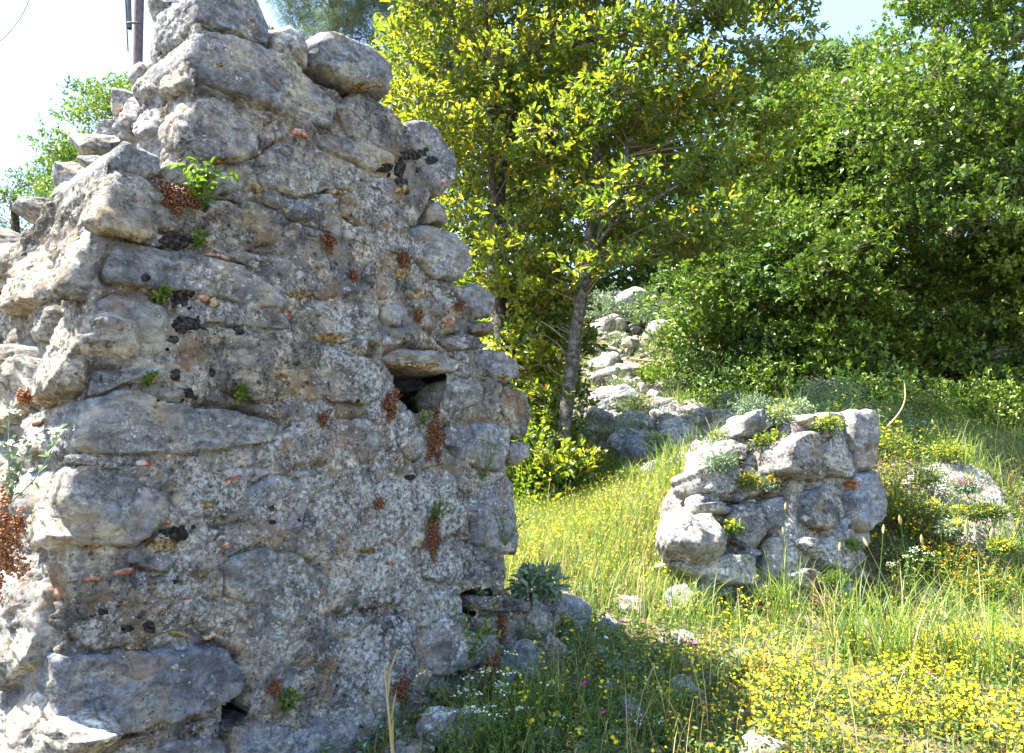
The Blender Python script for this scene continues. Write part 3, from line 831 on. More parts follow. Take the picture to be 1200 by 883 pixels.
# height of the finished front face, so that small things can sit on it
HM = np.full(HX.shape, -.6)
bpy.context.view_layer.update()
for o in tower.children:
    if o.type != 'MESH': continue
    co = np.empty(len(o.data.vertices) * 3, np.float32); o.data.vertices.foreach_get('co', co)
    co = co.reshape(-1, 3) + np.array(o.location) + np.array(tower.location) - AO
    u_, z_, n_ = co @ EU, co[:, 2], co @ NF
    ok = (u_ > 0) & (u_ < 2.75) & (z_ > 0) & (z_ < 3.95) & (n_ > -.5)
    ix_, iy_ = (u_[ok] / .006).astype(int), (z_[ok] / .006).astype(int)
    for dx in (0, 1):
        for dy in (0, 1): np.maximum.at(HM, (iy_ + dy, ix_ + dx), n_[ok])
HM = blur(HM, 1)
def hface(u, z): return sample_grid(HM, np.atleast_1d(u), np.atleast_1d(z))
def drape(P, h, seed, mat, name):
    P = resample(chaikin(chaikin(P, 1), 1), 44)
    c = P.mean(0)
    P = c + (P - c) * (1 + .30 * fbm(np.stack([P[:, 0] * 55, P[:, 1] * 55, np.full(44, seed * 1.3)], 1), 3, .8))[:, None]
    V = [np.array([[c[0], c[1], float(hface(*c)[0]) + h]])]
    for k in range(1, 9):
        q = c + (P - c) * min(1, k / 7) * (1 if k < 8 else 1.02)
        hh = hface(q[:, 0], q[:, 1]) + (h * (1 - (k / 7) ** 4) if k < 8 else -.02)
        hh = hh + h * .6 * perlin(np.stack([q[:, 0] * 90, q[:, 1] * 90, np.full(44, seed)], 1)) * (k < 7)
        V.append(np.column_stack([q, hh]))
    Q = np.vstack(V)
    W = AO + Q[:, :1] * EU + Q[:, 1:2] * EZ + Q[:, 2:3] * NF
    N = 44
    F3 = np.array([[0, 1 + j, 1 + (j + 1) % N] for j in range(N)])
    b_ = 1 + np.arange(7)[:, None] * N; j = np.arange(N)[None]; j2 = (j + 1) % N
    F4 = np.stack([b_ + j, b_ + N + j, b_ + N + j2, b_ + j2], -1).reshape(-1, 4)
    return mk(name, W, [F4, F3], mat, tower)
# brick and tile fragments
for k, (px, ln, th, an) in enumerate([((168, 543), 34, 9, 0.0), ((271, 562), 22, 8, -.4), ((105, 678), 40, 9, -.1), ((142, 671), 34, 9, -.1), ((250, 746), 26, 8, -.3),
        ((258, 299), 40, 7, .25), ((353, 37), 34, 6, .15), ((527, 377), 16, 15, 0), ((548, 690), 20, 8, -.3), ((600, 692), 18, 14, .8), ((265, 640), 10, 9, 0),
        ((340, 368), 14, 14, .4), ((350, 157), 26, 9, .3), ((195, 612), 14, 8, .2), ((215, 700), 12, 7, 0), ((238, 350), 12, 9, .6), ((305, 178), 9, 9, 0), ((515, 215), 10, 10, .4),
        ((85, 487), 14, 7, -.3), ((455, 660), 9, 9, .2), ((388, 352), 10, 6, .3)]):
    a, b_ = ln / 2, th / 2
    pp = [(-a, -b_ * .8), (-a * .9, b_), (0, b_ * .8), (a, b_ * .9), (a * .95, -b_), (0, -b_)]
    ca, sa = math.cos(an), math.sin(an)
    P = fpoly([(px[0] + x * ca - y * sa, px[1] + x * sa + y * ca) for x, y in pp])
    stone(P, AO, EU, EZ, NF, bulge=.022, back=.05, edge=.012, seed=500 + k, res=.008, rnd=1, rough=.6, mat=M_BRICK, parent=tower, name='brick', off=float(hface(*P.mean(0))[0]) - .016)
for k, (px, py, d) in enumerate([(196, 105, 2.68), (135, 165, 2.75), (192, 70, 2.72), (72, 500, 2.34), (55, 505, 2.4)]):
    boulder(pt(px, py, d), (.03, .045, .014), (.3, .5, .8 + k), 520 + k, 8, M_BRICK, tower, 'brick', .5, 4)
# black crust lichen and tufts of ochre moss
def blot(px, py, wpx, hpx, seed, mat, name, h=.004):
    r = random.Random(seed)
    P = []
    for q in range(12):
        t_ = 2 * math.pi * q / 12
        rad = r.uniform(.82, 1.1)
        P.append((px + wpx / 2 * rad * math.cos(t_), py + hpx / 2 * rad * math.sin(t_)))
    drape(fpoly(P), h, seed, mat, name)
for k, a in enumerate([(207,283,40,19),(211,350,23,22),(218,381,34,22),(203,398,16,10),(220,461,16,14),(208,625,34,22),(167,327,13,10),(280,388,12,11),(480,182,30,12),(500,190,18,11),
                       (468,198,14,24),(470,214,15,13),(450,198,18,10),(118,717,16,8),(147,736,16,9),(172,735,13,15),(205,440,14,16),(247,438,9,10),(232,376,7,6),(204,682,9,6),
                       (225,345,7,7),(222,362,6,6),(196,348,5,5),(238,386,6,6),(232,372,5,5),(228,467,6,5),(212,470,5,5),(190,290,9,6),(228,278,8,7),(228,618,6,6),(190,632,6,5),(160,722,5,5),(455,206,6,6),(488,200,6,7),(476,226,6,6),(494,178,7,5),(196,410,6,5),(182,470,5,4),(420,470,6,5),(350,610,5,5),
                       (240,243,12,12),(318,596,8,7),(318,612,7,6),(480,560,10,8)]):
    blot(*a, 600 + k, M_BLACK, 'lichen_patch')
for k, a in enumerate([(250,80,22,8),(350,345,34,10),(385,395,40,10),(480,430,60,8),(470,222,22,12),(300,222,16,14),(585,442,16,6),(490,345,24,12),(250,190,30,6),(130,266,40,5),(210,743,30,8),
                       (190,640,46,18),(470,320,20,14),(155,758,24,6),(430,645,20,8),(395,225,30,7),(425,105,40,6),(600,372,10,6),(330,440,30,6),(240,592,20,9),(250,355,16,13),(105,640,20,6)]):
    blot(*a, 640 + k, M_MOSS, 'moss_tuft', .006)

# ------------------------------------------------------------------ leaves, blades, tubes
def leaf_arrays(base, axis, nrm, L, Wd, fold=0.12, droop=0.1):
    n = len(base)
    axis = axis / np.linalg.norm(axis, axis=1)[:, None]
    side = np.cross(axis, nrm); side /= (np.linalg.norm(side, axis=1)[:, None] + 1e-9)
    nn = np.cross(side, axis)
    L = np.broadcast_to(L, (n,))[:, None]; Wd = np.broadcast_to(Wd, (n,))[:, None]
    v = np.empty((n, 6, 3))
    v[:, 0] = base
    v[:, 1] = base + axis * L * .32 + side * Wd * .46 + nn * L * fold
    v[:, 2] = base + axis * L * .72 + side * Wd * .40 + nn * L * fold * .8
    v[:, 3] = base + axis * L - nn * L * droop
    v[:, 4] = base + axis * L * .72 - side * Wd * .40 + nn * L * fold * .8
    v[:, 5] = base + axis * L * .32 - side * Wd * .46 + nn * L * fold
    i = np.arange(n)[:, None] * 6
    F = np.concatenate([i + np.array([[0, 1, 2, 3]]), i + np.array([[0, 3, 4, 5]])])
    return v.reshape(-1, 3), F
def rosettes(tips, dirs, k, L, Wd, rng, spread=.9, scatter=.08, simple=False):
    n = len(tips)
    b = np.repeat(tips, k, 0); d = np.repeat(dirs, k, 0)
    ax = d * (1 - spread * .5) + rng.normal(size=b.shape) * spread * .6
    b = b - d * (rng.random((len(b), 1)) * scatter) + rng.normal(size=b.shape) * scatter * .25
    nr = rng.normal(size=b.shape) * .55 + np.array([0, 0, 1.0])
    Ls = L * (.65 + .6 * rng.random(len(b)))
    V, F = leaf_arrays(b, ax, nr, Ls, Ls * Wd, rng.random() * .05 + .08)
    if simple:
        V = V.reshape(-1, 6, 3)[:, [0, 1, 3, 5]]; V[:, 1] = V[:, 1] * 1.0; n = len(V)
        i = np.arange(n)[:, None] * 4
        return V.reshape(-1, 3), i + np.array([[0, 1, 2, 3]])
    return V, F
def tube(path, radii, sides=8):
    path = np.asarray(path, float); n = len(path)
    T = np.gradient(path, axis=0); T /= np.linalg.norm(T, axis=1)[:, None] + 1e-9
    up = np.array([.31, .17, .93]) if abs(T[0, 2]) < .8 else np.array([1., .1, 0])
    A = np.cross(T, up); A /= np.linalg.norm(A, axis=1)[:, None] + 1e-9
    B = np.cross(T, A)
    th = np.arange(sides) * 2 * math.pi / sides
    r = np.broadcast_to(radii, (n,))
    V = path[:, None] + r[:, None, None] * (np.cos(th)[None, :, None] * A[:, None] + np.sin(th)[None, :, None] * B[:, None])
    V = V.reshape(-1, 3)
    b = np.arange(n - 1)[:, None] * sides; j = np.arange(sides)[None]; j2 = (j + 1) % sides
    F = np.stack([b + j, b + sides + j, b + sides + j2, b + j2], -1).reshape(-1, 4)
    return V, F
def join(parts):
    V = []; F = {}; o = 0
    for v, f in parts:
        V.append(v); f = np.asarray(f)
        F.setdefault(f.shape[1], []).append(f + o); o += len(v)
    return np.vstack(V), [np.vstack(x) for x in F.values()]
def smooth_path(P, n=24):
    P = np.asarray(P, float)
    s = np.concatenate([[0], np.cumsum(np.linalg.norm(np.diff(P, axis=0), axis=1))])
    u = np.linspace(0, s[-1], n)
    Q = np.stack([np.interp(u, s, P[:, k]) for k in range(P.shape[1])], 1)
    for _ in range(3):
        Q[1:-1] = (Q[:-2] + 2 * Q[1:-1] + Q[2:]) / 4
    return Q
def sample_poly(poly, n, rng):
    P = np.array(poly, float)
    lo, hi = P.min(0), P.max(0)
    out = []
    while len(out) < n:
        q = lo + (hi - lo) * rng.random((n * 2, 2))
        q = q[inpoly(P, q[:, 0], q[:, 1])]
        out.extend(q.tolist())
    return np.array(out[:n])

def tree(name, label, cat, trunks, regions, leafmat, L, Wd, seed, nclump, tips_per, k=7, crad=(.3, .5), group=None, shell=.5, twigs=5, bark=None, extra_branches=(), simple=False):
    """trunks: list of (path, radii); regions: list of (pixel outline, near, far, share) the crown fills"""
    rng = np.random.default_rng(seed)
    bark = bark or M_BARK
    base = trunks[0][0][0]
    t = thing(name, label, cat, Vector(base), group)
    allp = []
    for path, rad in trunks:
        S = smooth_path(np.column_stack([path, rad]), 60)
        p = S[:, :3] + 0.02 * np.stack([fbm(S[:, :3] * 2 + q * 9, 2) for q in range(3)], 1)
        V, F = tube(p, S[:, 3] * (1 + .12 * fbm(p * 9, 2)), 14)
        mk('trunk', V, [F], bark, t)
        allp.append(np.column_stack([p, S[:, 3]]))
    allp = np.vstack(allp)
    cl = []
    for poly, d0, d1, share in regions:
        m = int(nclump * share)
        q = sample_poly(poly, m, rng)
        for (x, y) in q: cl.append(pt(x, y, d0 + (d1 - d0) * rng.random()))
    cl = np.array(cl)
    gr = gz(cl[:, 0], cl[:, 1], False)
    cl = cl[cl[:, 2] > gr + .12]
    reach = np.array([np.linalg.norm(allp[:, :3] - c, axis=1).min() for c in cl])
    tw = []; LV = []; tipsL = []; dirL = []
    bcount = 0
    for c, rc in zip(cl, reach):
        R = crad[0] + (crad[1] - crad[0]) * rng.random()
        dz = c[2] - allp[:, 2]
        dist = np.linalg.norm(allp[:, :3] - c, axis=1) + np.where(dz < .1, 3, 0) + np.maximum(0, dz - 1.6) * .6
        a = allp[np.argmin(dist)]
        mid = (a[:3] + c) / 2 + np.array([0, 0, .18]) + rng.normal(size=3) * .12
        path = smooth_path(np.array([a[:3], mid, c]), 9)
        ln = np.linalg.norm(c - a[:3])
        r0 = min(a[3] * .5, .005 + ln * .006)
        V, F = tube(path, np.linspace(r0, .004, 9), 5)
        if rc > 1.6: pass      # outermost boughs are hidden inside the foliage
        elif bcount < 22 and ln > .8:
            mk('branch', V, [F], bark, t); bcount += 1
        else: tw.append((V, F))
        n = int(tips_per * (R / crad[1]) ** 1.5)
        d = rng.normal(size=(n, 3)); d /= np.linalg.norm(d, axis=1)[:, None]
        d[:, 2] = np.abs(d[:, 2]) * .9 - .25 * rng.random(n)
        r = R * (shell + (1 - shell) * rng.random(n)) * np.array([1.15])
        tips = c + d * r[:, None] * np.array([1.1, 1.1, .8])
        for q in range(min(twigs, n)):
            V, F = tube(smooth_path(np.array([c, (c + tips[q]) / 2 + rng.normal(size=3) * .03, tips[q]]), 4), np.linspace(.004, .0018, 4), 3)
            tw.append((V, F))
        out = d + np.array([0, 0, .35]); out /= np.linalg.norm(out, axis=1)[:, None]
        tipsL.append(tips); dirL.append(out)
    for P_, r_ in extra_branches:
        S = smooth_path(P_, 20)
        V, F = tube(S, np.linspace(r_[0], r_[1], 20), 8)
        mk('branch', V, [F], bark, t)
    tips = np.vstack(tipsL); dr = np.vstack(dirL)
    V, F = rosettes(tips, dr, k, L, Wd, rng, simple=simple)
    mk('crown', V, [F], leafmat, t)
    if tw:
        V, Fs = join(tw)
        o = mk('twigs', V, Fs, M_TWIG, t); o['kind'] = 'stuff'
    return t

def P3(lst): return np.array([pt(*a) for a in lst])
def down(p):   # first point on the ground
    p = p.copy(); p[2] = float(gz(p[0], p[1])[0]) - .05; return p
# right hand tree of the pair, behind the wall
pa = P3([(655, 545, 7.0), (664, 470, 7.0), (676, 390, 7.0), (688, 300, 7.05), (703, 205, 7.1), (697, 150, 7.1), (706, 90, 7.15), (700, 0, 7.2), (715, -120, 7.3)])
pa[0] = down(pa[0])
pa2 = P3([(697, 215, 7.1), (730, 190, 6.9), (760, 100, 6.8), (790, 0, 6.7), (800, -100, 6.6)])
tree('tree', 'slim grey-trunked tree leaning right behind the wall, leaves lit yellow-green', 'tree',
     [(pa, [.066, .062, .060, .058, .05, .04, .032, .024, .012]), (pa2, [.035, .028, .022, .018, .010])],
     [([(610, -260), (925, -260), (935, 20), (925, 120), (905, 210), (850, 290), (760, 320), (705, 330), (660, 330), (625, 250), (620, 0)], 6.3, 8.2, .86),
      ([(600, 330), (665, 330), (660, 530), (615, 530), (600, 470)], 7.1, 8.0, .10)],
     M_LAUREL, .075, .46, 21, 285, 42, 7, (.22, .42), extra_branches=[
      (P3([(688, 305, 7.05), (720, 260, 6.7), (745, 248, 6.6), (775, 230, 6.5), (800, 215, 6.4)]), (.026, .010)),
      (P3([(703, 205, 7.1), (735, 190, 6.8), (770, 180, 6.6), (790, 160, 6.5)]), (.018, .007))])
pb = P3([(592, 520, 7.7), (589, 410, 7.7), (578, 290, 7.75), (588, 200, 7.8), (600, 110, 7.8), (585, 60, 7.8), (568, 0, 7.8), (560, -120, 7.8)])
pb[0] = down(pb[0])
pb2 = P3([(580, 280, 7.75), (575, 180, 7.5), (574, 60, 7.4), (560, -60, 7.3)])
tree('tree', 'leafy tree just right of the wall, trunk half hidden, crown reaching over the top blocks', 'tree',
     [(pb, [.085, .08, .07, .06, .05, .04, .032, .015]), (pb2, [.04, .033, .025, .012])],
     [([(430, -260), (690, -260), (700, 100), (690, 300), (680, 340), (600, 345), (560, 330), (525, 260), (500, 190), (475, 120), (460, 40)], 7.0, 8.9, .86),
      ([(560, 330), (680, 340), (660, 500), (600, 500)], 8.0, 9.0, .14)],
     M_LAUREL, .075, .46, 22, 235, 42, 7, (.22, .42))
# large tree on the right
pc = P3([(1120, 470, 12.8), (1110, 330, 12.6), (1130, 200, 12.4), (1100, 60, 12.2), (1110, -150, 12.2)])
pc[0] = down(pc[0])
pc2 = P3([(1112, 330, 12.6), (1180, 200, 12.3), (1260, 60, 12), (1300, -80, 11.8)])
pc3 = P3([(1112, 340, 12.6), (1040, 240, 12.2), (960, 170, 12), (930, 120, 12)])
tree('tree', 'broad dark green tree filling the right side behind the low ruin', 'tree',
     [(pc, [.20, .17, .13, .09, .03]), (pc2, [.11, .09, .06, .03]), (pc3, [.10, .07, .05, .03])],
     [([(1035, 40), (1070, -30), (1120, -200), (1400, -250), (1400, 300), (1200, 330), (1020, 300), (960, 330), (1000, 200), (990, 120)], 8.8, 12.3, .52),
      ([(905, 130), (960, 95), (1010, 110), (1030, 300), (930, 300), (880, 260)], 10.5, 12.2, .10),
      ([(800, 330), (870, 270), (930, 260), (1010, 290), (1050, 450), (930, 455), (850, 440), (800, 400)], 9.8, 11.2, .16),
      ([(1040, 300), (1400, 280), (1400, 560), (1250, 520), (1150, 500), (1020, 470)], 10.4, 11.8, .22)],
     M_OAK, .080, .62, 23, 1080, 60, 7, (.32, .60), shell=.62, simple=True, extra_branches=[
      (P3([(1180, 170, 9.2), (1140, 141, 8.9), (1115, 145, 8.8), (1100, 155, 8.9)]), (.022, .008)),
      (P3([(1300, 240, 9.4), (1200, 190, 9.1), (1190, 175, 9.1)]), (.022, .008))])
# paler crown in the gap
pd = P3([(960, 400, 14.5), (955, 250, 14.4), (965, 140, 14.4), (960, 100, 14.4)]); pd[0] = down(pd[0])
tree('tree', 'paler feathery tree rising in the sky gap left of the broad dark tree', 'tree', [(pd, [.14, .10, .07, .02])],
     [([(880, 90), (905, 55), (940, 70), (965, 60), (1010, 45), (1030, 60), (1040, 250), (860, 260)], 13.6, 15.2, 1.0)],
     M_FAR, .10, .45, 24, 130, 60, 7, (.4, .65), simple=True)
# pines behind the wall top
for k, (x, d, hw) in enumerate([(395, 14.0, 75), (500, 15.5, 60)]):
    pe = P3([(x, 330, d), (x + 5, 150, d), (x - 5, 20, d), (x, -160, d)]); pe[0] = down(pe[0])
    tree('pine_tree', ['soft grey-green pine above the top of the tall wall', 'grey-green pine half hidden behind the yellow-green leafy tree'][k], 'tree', [(pe, [.16, .13, .10, .04])],
         [([(x - hw, -200), (x + hw, -200), (x + hw, 60), (x + hw - 10, 140), (x - hw + 20, 60), (x - hw, 20)], d - 1, d + 1, 1.0)],
         M_NEEDLE, .12, .07, 30 + k, 190, 130, 9, (.35, .6), shell=.3, simple=True)
# trees in the distance to the left of the wall
for k, (poly, d, b_, lab) in enumerate([
        ([(52, 165), (75, 140), (95, 105), (130, 98), (170, 100), (200, 150), (200, 400), (70, 400), (72, 200)], 12.0, (140, 420), 'bright green tree top showing beside the pole above the broken wall'),
        ([(-120, 330), (-60, 222), (0, 215), (40, 196), (85, 186), (120, 260), (120, 400), (-100, 420)], 13.5, (20, 430), 'lower pale green tree top at the left edge behind the wall')]):
    pf = P3([(b_[0], b_[1], d), (b_[0], 300, d), (b_[0] - 5, 220, d), (b_[0], 180 if k == 0 else 260, d)]); pf[0] = down(pf[0])
    tree('tree', lab, 'tree', [(pf, [.10, .08, .06, .02])], [(poly, d - .8, d + .8, 1.0)], M_OAK if k == 0 else M_FAR, .07, .5, 40 + k, 130, 60, 7, (.3, .5), simple=True)

# shrubs and scrub on the slope
def shrub(name, label, px, py, d, size, mat, seed, n=260, k=7, L=.05, W=.5, group=None, cat='shrub'):
    rng = np.random.default_rng(seed)
    c = pt(px, py, d); g = float(gz(c[0], c[1])[0])
    base = np.array([c[0], c[1], g - .03])
    t = thing(name, label, cat, Vector(base), group)
    d_ = rng.normal(size=(n, 3)); d_ /= np.linalg.norm(d_, axis=1)[:, None]; d_[:, 2] = np.abs(d_[:, 2])
    r = (.45 + .55 * rng.random(n))[:, None] * (1 + .5 * fbm(d_ * 2.2 + seed, 2))[:, None]
    tips = base + d_ * r * np.asarray(size)
    V, F = rosettes(tips, d_ + (0, 0, .3), k, L, W, rng)
    mk('foliage', V, [F], mat, t)
    tw = []
    for q in range(14):
        V, F = tube(smooth_path(np.array([base, base + (tips[q] - base) * .5 + rng.normal(size=3) * .03, tips[q]]), 5), np.linspace(.008, .002, 5), 4)
        tw.append((V, F))
    V, Fs = join(tw)
    mk('stems', V, Fs, M_TWIG, t)
    return t
shrub('shrub', 'dark glossy shrub at the foot of the leaning grey trunk', 650, 500, 7.3, (.45, .4, .75), M_LAUREL, 51, 330, 7, .07)
shrub('shrub', 'dark leafy shrub hiding the foot of the leaning grey trunk', 655, 560, 6.75, (.42, .3, .62), M_LAUREL, 510, 560, 7, .065)
shrub('shrub', 'dark shrub pressed against the right edge of the tall wall', 622, 560, 6.9, (.35, .3, .8), M_LAUREL, 511, 480, 7, .065)
shrub('shrub', 'yellow-leaved sucker growth between the two slim trunks', 625, 455, 7.9, (.45, .4, 1.2), M_LAUREL, 52, 420, 7, .075)
shrub('shrub', 'low dark shrub right of the leaning trunk foot', 705, 520, 7.4, (.32, .35, .35), M_LAUREL, 53, 200, 7, .06)
shrub('shrub', 'grey-green scrub covering the stony mound on the path', 755, 395, 12.0, (.75, .6, .55), M_GREYLEAF, 54, 500, 7, .05)
shrub('shrub', 'grey scrub at the left side of the stony mound', 705, 390, 12.2, (.5, .5, .6), M_GREYLEAF, 55, 300, 7, .05)
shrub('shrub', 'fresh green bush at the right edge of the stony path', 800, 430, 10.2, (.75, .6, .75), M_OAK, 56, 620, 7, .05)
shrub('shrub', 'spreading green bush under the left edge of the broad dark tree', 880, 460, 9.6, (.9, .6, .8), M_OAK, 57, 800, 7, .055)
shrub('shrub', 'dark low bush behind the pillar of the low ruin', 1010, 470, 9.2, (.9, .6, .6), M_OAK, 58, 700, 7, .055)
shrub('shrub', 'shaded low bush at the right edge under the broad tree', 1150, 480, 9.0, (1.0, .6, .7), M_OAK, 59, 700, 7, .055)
shrub('shrub', 'olive bush behind the trunks on the upper slope', 570, 420, 10.5, (.9, .6, 1.2), M_LAUREL, 60, 500, 7, .08)
shrub('shrub', 'grey thorny scrub on the slope above the low ruin', 900, 490, 7.0, (.4, .3, .22), M_GREYLEAF, 61, 260, 7, .03)
# wood closing the view behind
rng = np.random.default_rng(71)
q = sample_poly([(430, 90), (520, 40), (700, 60), (880, 110), (1000, 150), (1700, 60), (1700, 520), (430, 480)], 1000, rng)
cs = np.array([pt(x, y, 15.5 + 4 * rng.random()) for x, y in q])
cs = cs[cs[:, 2] > gz(cs[:, 0], cs[:, 1], False)]
tips = np.repeat(cs, 40, 0)
dd = rng.normal(size=tips.shape); dd /= np.linalg.norm(dd, axis=1)[:, None]
tips = tips + dd * (.9 * (.6 + .4 * rng.random((len(tips), 1))))
V, F = rosettes(tips, dd + (0, 0, .3), 5, .17, .6, rng, simple=True)
wd = mk('background_wood', V, [F], M_OAK)
tag(wd, 'dense dark wood closing the view on the hill behind the trees', kind='stuff')

# ------------------------------------------------------------------ utility pole
pp = pt(158, 200, 10.5)
gzp = float(gz(pp[0], pp[1])[0])
top = pt(166, -120, 10.5)
pole = thing('utility_pole', 'dark weathered wooden pole rising behind the left edge of the wall', 'pole', Vector((pp[0], pp[1], gzp)))
V, F = tube(np.array([[pp[0], pp[1], gzp - .3], [pp[0], pp[1], pp[2]], top]), [.072, .072, .07], 14)
mk('shaft', V, [F], M_POLE, pole)
ca_ = pt(151, 0, 10.38); cb_ = pt(152, 34, 10.38)
V, F = tube(np.array([pt(153, -120, 10.36), ca_, cb_]), .035, 8)
mk('cable_guard', V, [F], M_METAL, pole)
V, F = tube(np.array([pt(148, -100, 10.36), pt(147, 0, 10.36), pt(150, 60, 10.36)]), .012, 6)
mk('cable', V, [F], M_METAL, pole)
V, F = tube(np.array([pt(149, 27, 10.33), pt(155, 27, 10.30), pt(164, 27, 10.38)]), .016, 6)
mk('clamp', V, [F], M_METAL, pole)
V, F = tube(smooth_path(P3([(-60, 75, 6), (-10, 58, 6), (12, 42, 6), (34, 6, 6), (44, -30, 6)]), 12), .004, 5)
tag(mk('twig', V, [F], M_TWIG), 'thin bare twig crossing the bright sky at the top left corner', 'twig')

# ------------------------------------------------------------------ low ruin on the right
def plane_frame(n):
    n = unit(n); ea = unit(np.cross(EZ, n)); eb = np.cross(n, ea)
    return ea, eb, n
def pstone(px, d, n, bulge, back, seed, mat, parent, name='stone', rough=1.5, edge=.05, res=.016):
    c = np.mean(np.array(px, float), 0)
    o = pt(c[0], c[1], d)
    ea, eb, n = plane_frame(n)
    P = []
    for a in px:
        q = onplane(a[0], a[1], o, n) - o
        P.append((q @ ea, q @ eb))
    return stone(np.array(P), o, ea, eb, n, bulge=bulge, back=back, edge=edge, seed=seed, rough=rough, mat=mat, parent=parent, name=name, res=res)
rb = pt(960, 700, 5.0)
ruin = thing('low_ruin', 'low broken stone wall stub with an upright pillar of blocks in the weeds', 'ruin', Vector((rb[0], rb[1], float(gz(rb[0], rb[1])[0]))))
NP = (.42, -.9, .12); NQ = (-.15, -.85, .5)
NA, OA = unit((.30, -.93, .16)), pt(890, 620, 4.75)
NB, OB = unit((.50, -.86, .10)), pt(990, 600, 4.85)
def rstone(px, pl, bulge, back, seed, mat, name='stone', off=0.0, rough=1.0, edge=.012, res=.013):
    o, n = (OA, NA) if pl == 'a' else (OB, NB)
    ea, eb, n = plane_frame(n)
    P = np.array([((onplane(x, y, o, n) - o) @ ea, (onplane(x, y, o, n) - o) @ eb) for x, y in px])
    return stone(P, o, ea, eb, n, bulge=bulge, back=back, edge=edge, seed=seed, rough=rough, mat=mat, parent=ruin, name=name, res=res, off=off, rnd=1, facet=1.0, floor=.4,
                 tilt=(random.uniform(-.12, .12), random.uniform(-.2, .1)))
rstone([(840,560),(862,530),(878,500),(905,488),(945,490),(968,500),(975,560),(980,640),(985,770),(885,775),(850,720),(815,705),(812,650),(826,600)], 'a', .03, .7, 760, M_PIT, 'rubble_core', -.10, 1.3, .05, .018)
rstone([(935,500),(950,486),(990,484),(1020,484),(1027,540),(1032,600),(1020,650),(1012,770),(940,770)], 'b', .02, .6, 761, M_CRUST, 'rubble_core', -.08, 1.3, .05, .018)
ruin_stones = [
 ([(995,483),(1018,482),(1026,518),(1027,548),(1008,552),(998,528),(993,503)], 'b', .04, .45, M_STONE),
 ([(938,492),(967,482),(985,487),(983,500),(954,503)], 'b', .06, .35, M_STONE),
 ([(964,504),(990,503),(996,532),(996,552),(968,558),(960,528)], 'b', .035, .35, M_CRUST),
 ([(1001,556),(1025,553),(1034,579),(1030,606),(1008,627),(995,610),(993,579)], 'b', .05, .45, M_STONE),
 ([(918,520),(940,508),(960,506),(960,550),(941,563),(920,550)], 'b', .03, .35, M_CRUST),
 ([(947,575),(974,572),(990,603),(973,622),(945,613)], 'b', .025, .35, M_CRUST),
 ([(887,588),(925,580),(942,603),(935,622),(904,622)], 'a', .06, .35, M_STONE),
 ([(896,632),(925,626),(954,627),(963,661),(940,676),(897,680)], 'a', .04, .35, M_STONE),
 ([(782,660),(810,653),(835,651),(879,650),(886,684),(852,688),(811,675)], 'a', .06, .35, M_PALE),
 ([(868,489),(884,482),(903,482),(911,494),(897,507),(870,510)], 'a', .07, .25, M_STONE),
 ([(809,552),(848,538),(870,545),(872,572),(850,582),(821,577)], 'a', .06, .28, M_PALE),
 ([(872,545),(894,550),(902,575),(880,584),(874,570)], 'a', .05, .2, M_CRUST),
 ([(884,690),(908,700),(916,748),(892,746),(878,716)], 'a', .04, .3, M_STONE),
 ([(966,628),(1002,624),(1012,660),(984,672),(966,658)], 'b', .03, .3, M_CRUST),
 ([(856,592),(884,588),(900,626),(882,646),(854,632)], 'a', .04, .3, M_CRUST),
 ([(900,556),(940,566),(946,580),(925,580),(903,580)], 'a', .03, .3, M_STONE),
 ([(974,690),(1000,684),(1005,706),(985,714)], 'b', .04, .2, M_STONE),
 ([(838,520),(866,513),(880,535),(858,542),(838,538)], 'a', .05, .2, M_STONE),
 ([(915,686),(952,680),(968,702),(948,726),(918,724)], 'a', .03, .3, M_STONE),
 ([(882,514),(914,508),(916,545),(890,545)], 'a', .04, .2, M_CRUST),
 ([(812,590),(850,588),(852,602),(815,602)], 'a', .03, .2, M_CRUST),
]
for k, (px, pl, bu, bk, m) in enumerate(ruin_stones):
    rstone(px, pl, bu * .8 + .02, bk, 700 + k, m, off=random.uniform(-.03, .02))
rr = random.Random(5)
for k in range(80):
    x, y = rr.uniform(815, 1012), rr.uniform(505, 700)
    if x < 850 and y < 560: continue
    s_ = rr.uniform(6, 15)
    px = [(x + s_ * rr.uniform(.7, 1.2) * math.cos(a_) * 1.3, y + s_ * rr.uniform(.7, 1.2) * math.sin(a_) * .8) for a_ in np.arange(7) * .9]
    rstone(px, 'b' if x > 950 else 'a', .045, .10, 770 + k, rr.choice([M_STONE, M_STONE, M_CRUST, M_PIT]), off=-.03, edge=.008, res=.010)

# single rocks around it
def px_rock(px, d, n, bulge, back, seed, mat, label):
    if seed not in (801, 802, 810):   # rests on the ground
        q = np.array(px, float)
        d = float(ground_hit(q[:, 0].mean(), min(q[:, 1].max() - 4, 900))[1]) + .04
    o = pstone(px, d, n, bulge, back, seed, mat, None, 'rock', 1.4, .04, .014)
    tag(o, label, 'rock')
px_rock([(769,618),(791,604),(832,602),(848,620),(842,643),(811,653),(777,649)], 4.5, (-.2, -.85, .45), .12, .25, 801, M_PALE, 'pale sunlit boulder perched at the left end of the low ruin')
px_rock([(1058,566),(1071,548),(1115,545),(1142,553),(1166,576),(1185,622),(1198,657),(1190,690),(1150,660),(1110,625),(1075,600)], 5.42, (.22, -.72, .62), .07, .5, 802, M_STONE, 'large slanting grey rock half grown over, right of the low ruin')
px_rock([(1078,690),(1098,692),(1102,712),(1080,716)], 4.4, (.1, -.8, .5), .06, .12, 803, M_STONE, 'small grey rock in the grass below the slanting rock')
